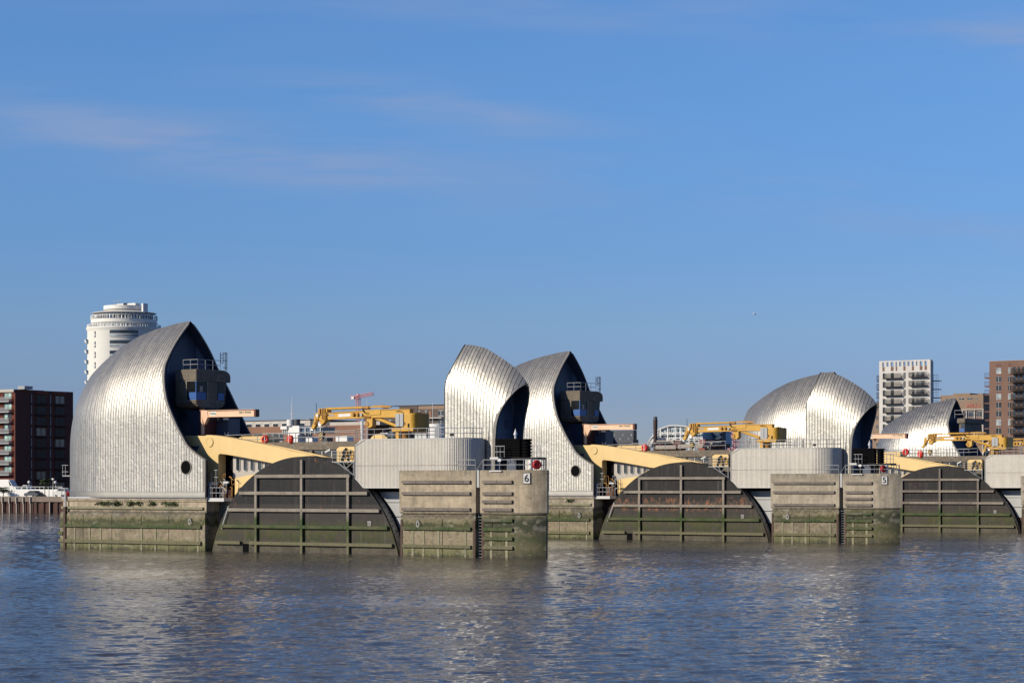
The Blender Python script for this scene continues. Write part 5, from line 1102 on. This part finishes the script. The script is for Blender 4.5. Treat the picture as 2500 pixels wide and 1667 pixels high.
# dark red apartment block, far left: a lit end with balconies and a long face whose shade is put into darker brick
vL = vb+20; f = Fac('apartment_block', 'dark red brick apartment block at the far left with green curtained windows', vL, 20)
C1 = lambda x: x/4.48; C2 = lambda y: 930+y/4.48; uc = U(C1(158), vL); z = f.z; D = VV(C1(792), uc)-vL
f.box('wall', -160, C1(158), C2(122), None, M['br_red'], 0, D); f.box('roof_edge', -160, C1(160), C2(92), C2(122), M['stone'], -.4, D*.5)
MB().box(uc-30, uc+.3, vL, vL+D, GZ-.5, z(C2(96))).build('side_wall', M['br_shade'], f.t)
f.box('roof_plant', C1(135), C1(208), C2(55), C2(90), M['grey'], 2, 5)
fc = lambda x: VV(x, uc+.35); zs_ = lambda y, x: ZZ(y, uc, fc(x))
for (a, c_) in ((385, 508), (592, 712)):
    va_, vc_ = fc(C1(a)), fc(C1(c_)); MB().box(uc+.2, uc+.36, va_, vc_, GZ+2, z(C2(128))).build('recess', M['br_shade'], f.t)
    for i in range(9):
        zb_ = GZ+1.7+i*3.05; w = MB().box(uc+.36, uc+.42, va_+.5, vc_-.4, zb_+.2, zb_+2.3).build('window', M['glass_k'] if (i*7+a) % 4 else M['glass'], f.t); MB().box(uc+.42, uc+.48, (va_+vc_)/2-.08, (va_+vc_)/2+.08, zb_+.2, zb_+2.3).build('frame', M['brown'], w)
        MB().box(uc+.3, uc+1.2, va_, vc_, zb_-.35, zb_-.1).build('balcony', M['dark'], f.t)
    MB().box(uc+.36, uc+.9, va_, vc_, z(C2(128)), z(C2(92))+(-.6)).build('fascia', M['br_red'], f.t)
for x in (340, 548, 705): v_ = fc(C1(x)); 
for x in (338, 546):
    v_ = fc(C1(x))
    for i in range(9): MB().box(uc+.3, uc+.55, v_, v_+.22, GZ+1.9+i*3.05, GZ+4.2+i*3.05).build('recess_strip', M['grey'], f.t)
for i in range(8):
    y = 133+i*114.5; yb = y+87
    f.win(C1(52), C1(86), C2(y), C2(y+60), M['glass_g'], None, 'window', -.05); f.win(C1(92), C1(126), C2(y), C2(y+60), M['glass_g'] if i not in (2,3) else M['glass'], None, 'window', -.05)
    f.box('dark_reveal', C1(36), C1(52), C2(y), C2(y+80), M['dark'], -.03, .1); f.balcony(-60, C1(134), C2(y+42), C2(yb), M['grey'], 1.3)
    f.win(-30, -12, C2(y), C2(y+60), M['glass'], None)
# white round tower
vT = 335; uT = U(303, vT); t = thing('round_tower', 'white cylindrical tower with stepped glazed top floors behind the largest shell', 'tower', (uT, vT, GZ)); YT = lambda y: ZZ(720+y/7.125, uT, vT); s_ = (OY-S_*uT+C_*vT)/F
rT = 88.5*s_; L = lambda name, prof, m, par=t: MB().lathe((uT, vT, 0), prof, 72).build(name, m, par, smooth=False)
L('shaft', [(rT, GZ-.5), (rT, YT(660)), (rT*1.01, YT(630)), (rT*1.035, YT(598)), (rT*1.035, YT(580)), (rT*.9, YT(575)), (.01, YT(574))], M['white']).data.shade_smooth()
L('terrace_glazing', [(rT*.86, YT(576)), (rT*.86, YT(490))], M['glass_l'])
L('upper_ring', [(rT*.78, YT(525)), (rT*.85, YT(518)), (rT*.905, YT(500)), (rT*.905, YT(440)), (rT*.80, YT(440))], M['white'])
L('penthouse_glazing', [(rT*.78, YT(442)), (rT*.78, YT(310))], M['glass_b']); L('roof_disc', [(rT*.7, YT(345)), (rT*.885, YT(328)), (rT*.885, YT(322)), (rT*.6, YT(290)), (.01, YT(285))], M['white'])
L('roof_drum', [(rT*.53, YT(288)), (rT*.53, YT(200))], M['stone']); L('drum_cap', [(rT*.53, YT(200)), (rT*.56, YT(198)), (rT*.56, YT(262)), (rT*.53, YT(262))], M['white'])
def cyl(a): return (uT+0*a)
tw = math.atan2(-1, 0)                                # towards the camera in the barrier's frame
vd = Vector((uT*0, 0)); cdir = W(uT, vT); th_cam = math.atan2(-(cdir.y), -(cdir.x))      # world angle from tower to camera
to_loc = lambda wa: wa+TH                              # world angle -> frame angle
def ang(px): return to_loc(th_cam+math.asin(max(-.99, min(.99, (px-303)*s_/rT))))
def patch(name, p0, p1, y0, y1, r, m, par=t, inn=.05): return MB().lathe((uT, vT, 0), [(r-inn, YT(y1)), (r, YT(y1)), (r, YT(y0)), (r-inn, YT(y0))], 18, ang(p0), ang(p1)).build(name, m, par)
cx2 = lambda x: 200+x/7.125
for i in range(7):
    d = i*177; w = patch('balcony_opening', cx2(490), cx2(972), 645+d, 762+d, rT+.04, M['glass'], t); patch('balcony_rail', cx2(492), cx2(968), 708+d, 722+d, rT+.12, M['white'], w); patch('balustrade', cx2(492), cx2(968), 722+d, 760+d, rT+.08, M['glass_l'], w)
    patch('slab', cx2(490), cx2(968), 762+d, 768+d, rT+.14, M['white'], w)
    w = patch('window', cx2(226), cx2(252), 662+d, 765+d, rT+.04, M['glass'], t); patch('frame', cx2(220), cx2(238), 655+d, 770+d, rT+.07, M['lgrey'], w); patch('sill', cx2(226), cx2(252), 715+d, 728+d, rT+.1, M['white'], w)
    for a in (100,): MB().lathe((uT, vT, 0), [(rT-.1, YT(850+d)), (rT+.7, YT(845+d)), (rT+.9, YT(792+d)), (rT-.1, YT(792+d))], 8, ang(212)-.35, ang(212)+.12).build('side_balcony', M['white'], t)
for r, y0, y1, nn in ((rT*.905, 368, 440, 34), (rT*1.0, 530, 575, 40)):
    g_ = MB().lathe((uT, vT, 0), [(r, YT(y0+9)), (r+.1, YT(y0+9)), (r+.1, YT(y0)), (r, YT(y0))], 64).build('terrace_rail', M['white'], t); b = MB()
    for i in range(nn*2): a = i*PI/nn; b.tube((uT+r*math.cos(a), vT+r*math.sin(a), YT(y1)), (uT+r*math.cos(a), vT+r*math.sin(a), YT(y0)), .09, 4)
    b.build('baluster', M['white'], g_)
b = MB()
for i in range(44): a = i*PI/22; r = rT*.785; b.tube((uT+r*math.cos(a), vT+r*math.sin(a), YT(442)), (uT+r*math.cos(a), vT+r*math.sin(a), YT(310)), .13, 4); r = rT*.865; b.tube((uT+r*math.cos(a), vT+r*math.sin(a), YT(576)), (uT+r*math.cos(a), vT+r*math.sin(a), YT(500)), .12, 4)
b.build('mullion', M['white'], t)
for name, x0, x1, y0, y1, m in (('plant_room',545,650,160,200,M['stone']),('plant_room',650,760,155,210,M['white']),('plant_room',760,830,150,250,M['dark']),('plant_room',830,970,158,250,M['white']),('flue',1078,1105,172,290,M['white2'])):
    u0, u1 = U(cx2(x0), vT), U(cx2(x1), vT); MB().box(u0, u1, vT-1, vT+1, YT(y1+25), YT(y0)).build(name, m, t)
b = MB()
for x in (583, 652): u = U(cx2(x), vT); b.tube((u, vT, YT(170)), (u, vT, YT(92)), .07, 4).box(u-.9, u+.7, vT-.05, vT+.05, YT(98), YT(93))
b.build('aerial', M['grey'], t)
# terraces behind the nearest pier
C3 = lambda x: 600+x/9.046; D3 = lambda y: 1000+y/9.046
f = Fac('terrace_block', 'long low block with a pale windowed top floor above brown brick, behind the nearest railing', 300, 680)
f.box('pale_storey', 560, C3(1410), D3(235), D3(372), M['stone'], .3, 12); f.box('dark_storey', C3(1410), C3(1835), D3(245), D3(380), M['slate'], .5, 12); f.box('brick_storey', 560, C3(2700), D3(372), None, M['br_orange'], 0, 13); f.box('pale_storey', C3(1835), 925, D3(300), D3(378), M['stone'], .4, 12)
f.box('roof_edge', 560, C3(1415), D3(228), D3(235), M['slate'], 0, 12)
for x in (10,205,398,592,788,1178): w = f.win(C3(x), C3(x+108), D3(308), D3(368), M['glass'], M['slate'], d=.2); f.box('window_surround', C3(x-14), C3(x+122), D3(282), D3(372), M['pale'], .24, .32)
f.box('roof_plant', C3(690), C3(840), D3(218), D3(228), M['dark'], 3, 5); f.box('roof_plant', C3(1150), C3(1235), D3(208), D3(228), M['grey'], 3, 5)
f.box('brick_pier', C3(1725), C3(1795), D3(385), D3(520), M['br_tan'], -.3, .2)
for x in (620, 655, 672): f.win(x, x+20, 1058, 1078, M['glass'], M['white2'])
# white control building with a drum and mast
f = Fac('harbour_control', 'white box building with a round drum and tall white mast behind the railing', 262, 712)
f.box('tower_block', C3(932), C3(1180), D3(355), None, M['white2'], 0, 5); f.box('canopy', C3(795), C3(932), D3(362), D3(430), M['white2'], -.5, 4); f.box('glazing', C3(800), C3(928), D3(430), D3(545), M['glass_l'], .4, 4)
for x in (822, 862, 905): f.box('column', C3(x), C3(x+9), D3(430), D3(545), M['white2'], -.2, .2)
f.box('glazed_wing', C3(1180), 785, D3(405), D3(530), M['glass_b'], .6, 5); f.box('wing_roof', C3(1180), 788, D3(390), D3(405), M['lgrey'], .2, 5.4); f.box('base', C3(1060), C3(1240), D3(560), None, M['white2'], -1.5, -.1)
for x in (1285, 1400, 1500, 1620): f.box('column', C3(x), C3(x+14), D3(405), D3(545), M['white2'], .3, .6)
u = U(C3(970), 262); MB().lathe((u, 262.3, f.z(D3(357))), [(.95,0),(.95,f.z(D3(218))-f.z(D3(357))),(.01,f.z(D3(218))-f.z(D3(357))+.05)], 28).build('drum', M['white2'], f.t, smooth=False)
u = U(C3(1085), 262); MB().lathe((u, 262.8, f.z(D3(400))), [(.8,0),(.8,f.z(D3(212))-f.z(D3(400))),(.01,f.z(D3(212))-f.z(D3(400))+.05)], 20).build('drum', M['slate'], f.t)
u = U(C3(1000), 262); b = MB().tube((u, 262.4, f.z(D3(220))), (u, 262.4, f.z(968)), .10, 6, .05).tube((u-.3, 262.4, f.z(D3(220))), (u-.3, 262.4, f.z(988)), .06, 5, .04).box(u-.45, u+.1, 262.35, 262.45, f.z(D3(100)), f.z(D3(92))); b.build('mast', M['white2'], f.t)
# boats / vans row seen through the railing
for i, (x0, x1, y0, y1, m, nm_) in enumerate(((738,772,1066,1078,'white2','white moored launch left of the striped hook'), (778,806,1068,1078,'slate','dark moored launch below the hook'), (808,868,1064,1077,'white2','white moored launch right of the striped hook'), (920,958,1056,1072,'white2','white cabin boat glimpsed behind the crane pedestal'), (1000,1060,1058,1072,'lgrey','grey cabin boat behind the railing left of the small shell'))):
    v = 252; ua, ub = U(x0, v), U(x1, v); um = (ua+ub)/2; zt_ = ZZ(y0, um, v); t = thing('cabin_boat', nm_, 'boat', (um, v, GZ), 'boats laid up on the far quay'); h = zt_-GZ
    MB().prism([(ua,GZ+.6),(ua+(ub-ua)*.92,GZ+.6),(ub,GZ+h*.55),(ua-.1,GZ+h*.5)], v, v+3).build('hull', M[m], t); MB().prism([(ua+(ub-ua)*.15,GZ+h*.5),(ua+(ub-ua)*.75,GZ+h*.52),(ua+(ub-ua)*.62,GZ+h),(ua+(ub-ua)*.15,GZ+h)], v+.4, v+2.6).build('cabin', M[m], t)
    MB().box(ua+(ub-ua)*.2, ua+(ub-ua)*.6, v+.34, v+.4, GZ+h*.66, GZ+h*.88).build('window', M['glass'], t); MB().box(ua+.5, ub-.8, v+.5, v+2.5, GZ, GZ+.62).build('cradle', M['dark'], t)
# dark brick flats right behind the crane
C6 = lambda x: 740+x/6.357; D6 = lambda y: 960+y/6.357
f = Fac('brick_flats', 'dark brown brick flats behind the nearest crane, with stepped roof', 310, 1020)
f.box('wall', C6(1370), 1110, D6(250), None, M['br_grey'], 0, 14); f.box('upper_wall', C6(1500), 1110, D6(186), D6(250), M['br_tan'], -.05, 14); f.box('wall', 884, C6(1370), D6(270), None, M['br_grey'], .5, 12); f.box('dark_bay', C6(1500), C6(1785), D6(190), None, M['br_grey'], -.2, .3)
f.box('roof_edge', C6(1330), 1112, D6(182), D6(187), M['slate'], -.4, 14)
for x, w_ in ((1890,40),(2100,85),(1330,45),(1780,40),(1180,40)):
    for y in (270, 400): f.win(C6(x), C6(x+w_), D6(y), D6(y+90), M['glass'], M['lgrey'])
for x in (1958,): f.box('light_panel', C6(x), C6(x+36), D6(278), D6(380), M['br_orange'], -.1, .1)
for y in (383, 520): f.box('balcony', C6(1950), C6(2190), D6(y), D6(y+12), M['lgrey'], -1.2, .1)
for i, (x, yb, yt, lab) in enumerate(((1056, 1045, 982, 'tall thin white pole right of the crane housing'), (896, 990, 974, 'thin white mast tip above the boom of the nearest crane'), (884, 1045, 1028, 'short white pipe below the boom of the nearest crane'))):
    u = U(x, 258); t_ = MB().tube((u, 258, GZ), (u, 258, ZZ(yt, u, 258)), .13 if i != 2 else .35, 6, .05 if i != 2 else .35).build('flagpole', M['white2'], base=(u, 258, GZ)); tag(t_, lab, 'pole', 'white poles on the far bank')
u = U(1069, 252); MB_ = MB().lathe((u, 252, GZ), [(2.2,0),(2.2,ZZ(1035,u,252)-GZ),(.01,ZZ(1035,u,252)-GZ+.2)], 24).build('storage_tank', M['white2'], base=(u,252,GZ)); tag(MB_, 'round white tank behind the roof railing left of the small shell', 'tank')
v = 240-3; 
# tower crane, very far, distance haze mixed into its pale red
v = 900; uc_ = U(874, v); t = thing('tower_crane', 'distant pale red tower crane above the nearest yellow boom', 'tower crane', (uc_, v, GZ)); zc_ = lambda y: ZZ(y, uc_, v); sx = lambda px: U(px, v)
def lattice(a, b_, w, n, m, name):
    a, b_ = Vector(a), Vector(b_); d = (b_-a).normalized(); n1 = Vector((0,1,0)); n2 = d.cross(n1).normalized(); B = MB()
    cs = [(n1*i+n2*j)*w/2 for i, j in ((1,1),(1,-1),(-1,-1),(-1,1))]
    for c_ in cs: B.tube(a+c_, b_+c_, w*.10, 4)
    for i in range(n):
        p, q = a.lerp(b_, i/n), a.lerp(b_, (i+1)/n)
        for j in range(4): B.tube(p+cs[j], q+cs[(j+1)%4], w*.06, 4)
    return B.build(name, m, t)
lattice((uc_, v, GZ), (uc_, v, zc_(966)), 1.9, 40, M['pink'], 'mast'); lattice((uc_-2, v, zc_(969)), (sx(911), v, zc_(962)), 1.6, 20, M['pink'], 'jib'); lattice((uc_, v, zc_(969)), (sx(858), v, zc_(970)), 1.8, 6, M['pink'], 'counter_jib')
MB().box(sx(863), sx(869), v-2, v+2, zc_(974), zc_(968)).build('counterweight', M['white2'], t); MB().tube((uc_, v, zc_(966)), (uc_, v, zc_(961)), 1.2, 4, .6).build('apex', M['pink'], t)
# dark slate block right of the second shell, stepped
C7 = lambda x: 1480+x/7.35; D7 = lambda y: 1000+y/7.35
f = Fac('slate_block', 'dark slate coloured block below the second faded orange jib', 330, 1520); f.box('wall', 1440, C7(487), D7(370), None, M['slate'], 0, 1.6); f.box('lower_wall', 1440, C7(540), D7(540), None, M['slate'], -1.5, 1.0)
for i in range(7):
    for j, y in enumerate((435, 505, 580)): f.win(C7(145+i*50), C7(155+i*50), D7(y), D7(y+38), M['glass_l'] if (i+j) % 3 == 0 else M['glass_b'])
# brick chimney
v = 300; u = U(1600, v); zt_ = ZZ(1017, u, v); s7 = (OY-S_*u+C_*v)/F; t = thing('brick_chimney', 'tall dark brick chimney left of the arched glass hall', 'chimney', (u, v, GZ)); MB().lathe((u, v, 0), [(5.6*s7, GZ-.5), (4.7*s7, zt_-3.0), (5.3*s7, zt_-2.6), (5.3*s7, zt_-.8)], 24).build('stack', M['chim'], t, smooth=False); MB().lathe((u, v, 0), [(5.3*s7, zt_-.8), (4.4*s7, zt_-.3), (4.4*s7, zt_), (.1, zt_)], 20).build('cap', M['slate'], t)
# arched hall with white frame
f = Fac('arched_hall', 'pale building with a curved white roof and white branching frame', 340, 1660); v = 340
ed = [(1603,1090),(1603,1055),(1612,1047),(1625,1042.5),(1637,1039),(1650,1038.5),(1672,1040.5),(1700,1046),(1712,1052),(1720,1090)]
ct = [(U(x, v), f.z(y)) for x, y in ed]; MB().prism(ct, v, v+14).build('wall', plain('curtain_wall', (.36,.41,.42), .4, .1, .15, .8), f.t); b = MB()
b.path([(a, v-.6, z_) for a, z_ in ct[1:-1]], .22, 6); b.build('curved_eaves', M['lgrey'], f.t)
for j, y in enumerate((D7(440), D7(540), D7(600))): f.box('floor_beam', 1604, 1716, y, y+1.1, M['white2'], -.9, -.5)
for x in (1000, 1132, 1268, 1362, 1515, 1607): 
    u = U(C7(x), v); o = MB().box(u-.13, u+.13, v-.8, v-.5, GZ, f.z(max(1042, 1041+abs(C7(x)-1650)*.16))).build('column', M['white2'], f.t); b = MB()
    for yy in (D7(430), D7(525)):
        for s0 in (-1, 1): b.tube((u, v-.6, f.z(yy-4)), (u+s0*2.6, v-.6, f.z(yy+.5)), .10, 4)
    b.build('brace', M['white2'], o)
for i in range(22): 
    for y0, y1 in ((1061, 1071), (1048, 1058)):
        x = 1606+i*5; 
        if y0 < 1050 and not 1616 < x < 1700: continue
        f.win(x, x+2.2, y0, y1, M['glass_b'] if i % 3 else M['glass_l'], d=-.05)
pts = [(1581,1090),(1584,1078),(1590,1070),(1597,1063)]; b = MB(); b.path([(U(x, 332), 332, ZZ(y, U(1590,332), 332)) for x, y in pts], .3, 5); MB().prism([(U(x, 333), ZZ(y, U(1590,333), 333)) for x, y in ((1583,1092),(1586,1080),(1592,1073),(1600,1067),(1600,1092))], 333, 338).build('side_wall', M['lgrey'], f.t); b.build('curved_eaves', M['lgrey'], f.t)
f = Fac('glass_block', 'blue glass office block behind the tip of the second yellow crane', 345, 1740); f.box('wall', 1704, 1762, D7(385), None, M['slate'], .2, 2)
for i in range(8):
    for j in range(4): f.win(1705+i*7, 1711+i*7, 1055+j*9.5, 1063+j*9.5, M['glass_b'])
for y in (D7(425), D7(515), D7(590)): f.box('balcony', 1756, 1766, y, y+2, M['slate'], -2, 0)
v = 420
for i, (px, lab) in enumerate(((1775, 'left of two faint pink lattice towers behind the second crane'), (1783, 'right of two faint pink lattice towers behind the second crane'))):
    u = U(px, v+i*6); t = thing('scaffold_tower', lab, 'scaffold tower', (u, v+i*6, GZ), 'pink lattice towers'); lattice((u, v+i*6, GZ), (u+.4, v+i*6, ZZ(1054, u, v)), 3.0, 12, M['pink'], 'frame')
# gulls
def gull(px, py, d, label, fly=False):
    k = (px-CX)/F; X0, Y0 = k*d, d; Zg = H-(py-HY)*d/F; b = MB(); s0 = .28
    b.lathe((0,0,0), [(.001,-.24),(.06,-.16),(.09,0),(.06,.14),(.001,.2)], 8, axis='u')
    if fly:
        for q in (-1, 1): b.add([(-.06,0,.02),(.08,0,.02),(.04,q*.35,.16),(-.12,q*.62,.08),(-.10,q*.3,.10)], [(0,1,2,3,4)])
    else: b.lathe((.17,0,.1), [(.001,-.06),(.05,0),(.001,.07)], 8, axis='u'); b.box(-.3,-.18,-.04,.04,.0,.05)
    o = b.build('gull', M['white2'], base=(0,0,0)); o.location = (X0, Y0, max(Zg, .05) if not fly else Zg); o.rotation_euler = (0, 0, .6); tag(o, label, 'bird', 'gulls')
gull(1843, 767, 330, 'gull flying alone in the blue sky above the piers', True)
for px, py, lab in ((89.5, 1263.5, 'leftmost of three gulls floating below the sheet pile wall'), (122, 1265, 'middle of three gulls floating below the sheet pile wall'), (127.5, 1262.5, 'gull floating closest to the pier below the sheet pile wall')): gull(px, py, H*F/(py-HY), lab)
for o in col.objects:
    if '_b' in o: del o['_b']
    if o.parent is None and 'category' in o and 'kind' not in o: o['kind'] = 'thing'
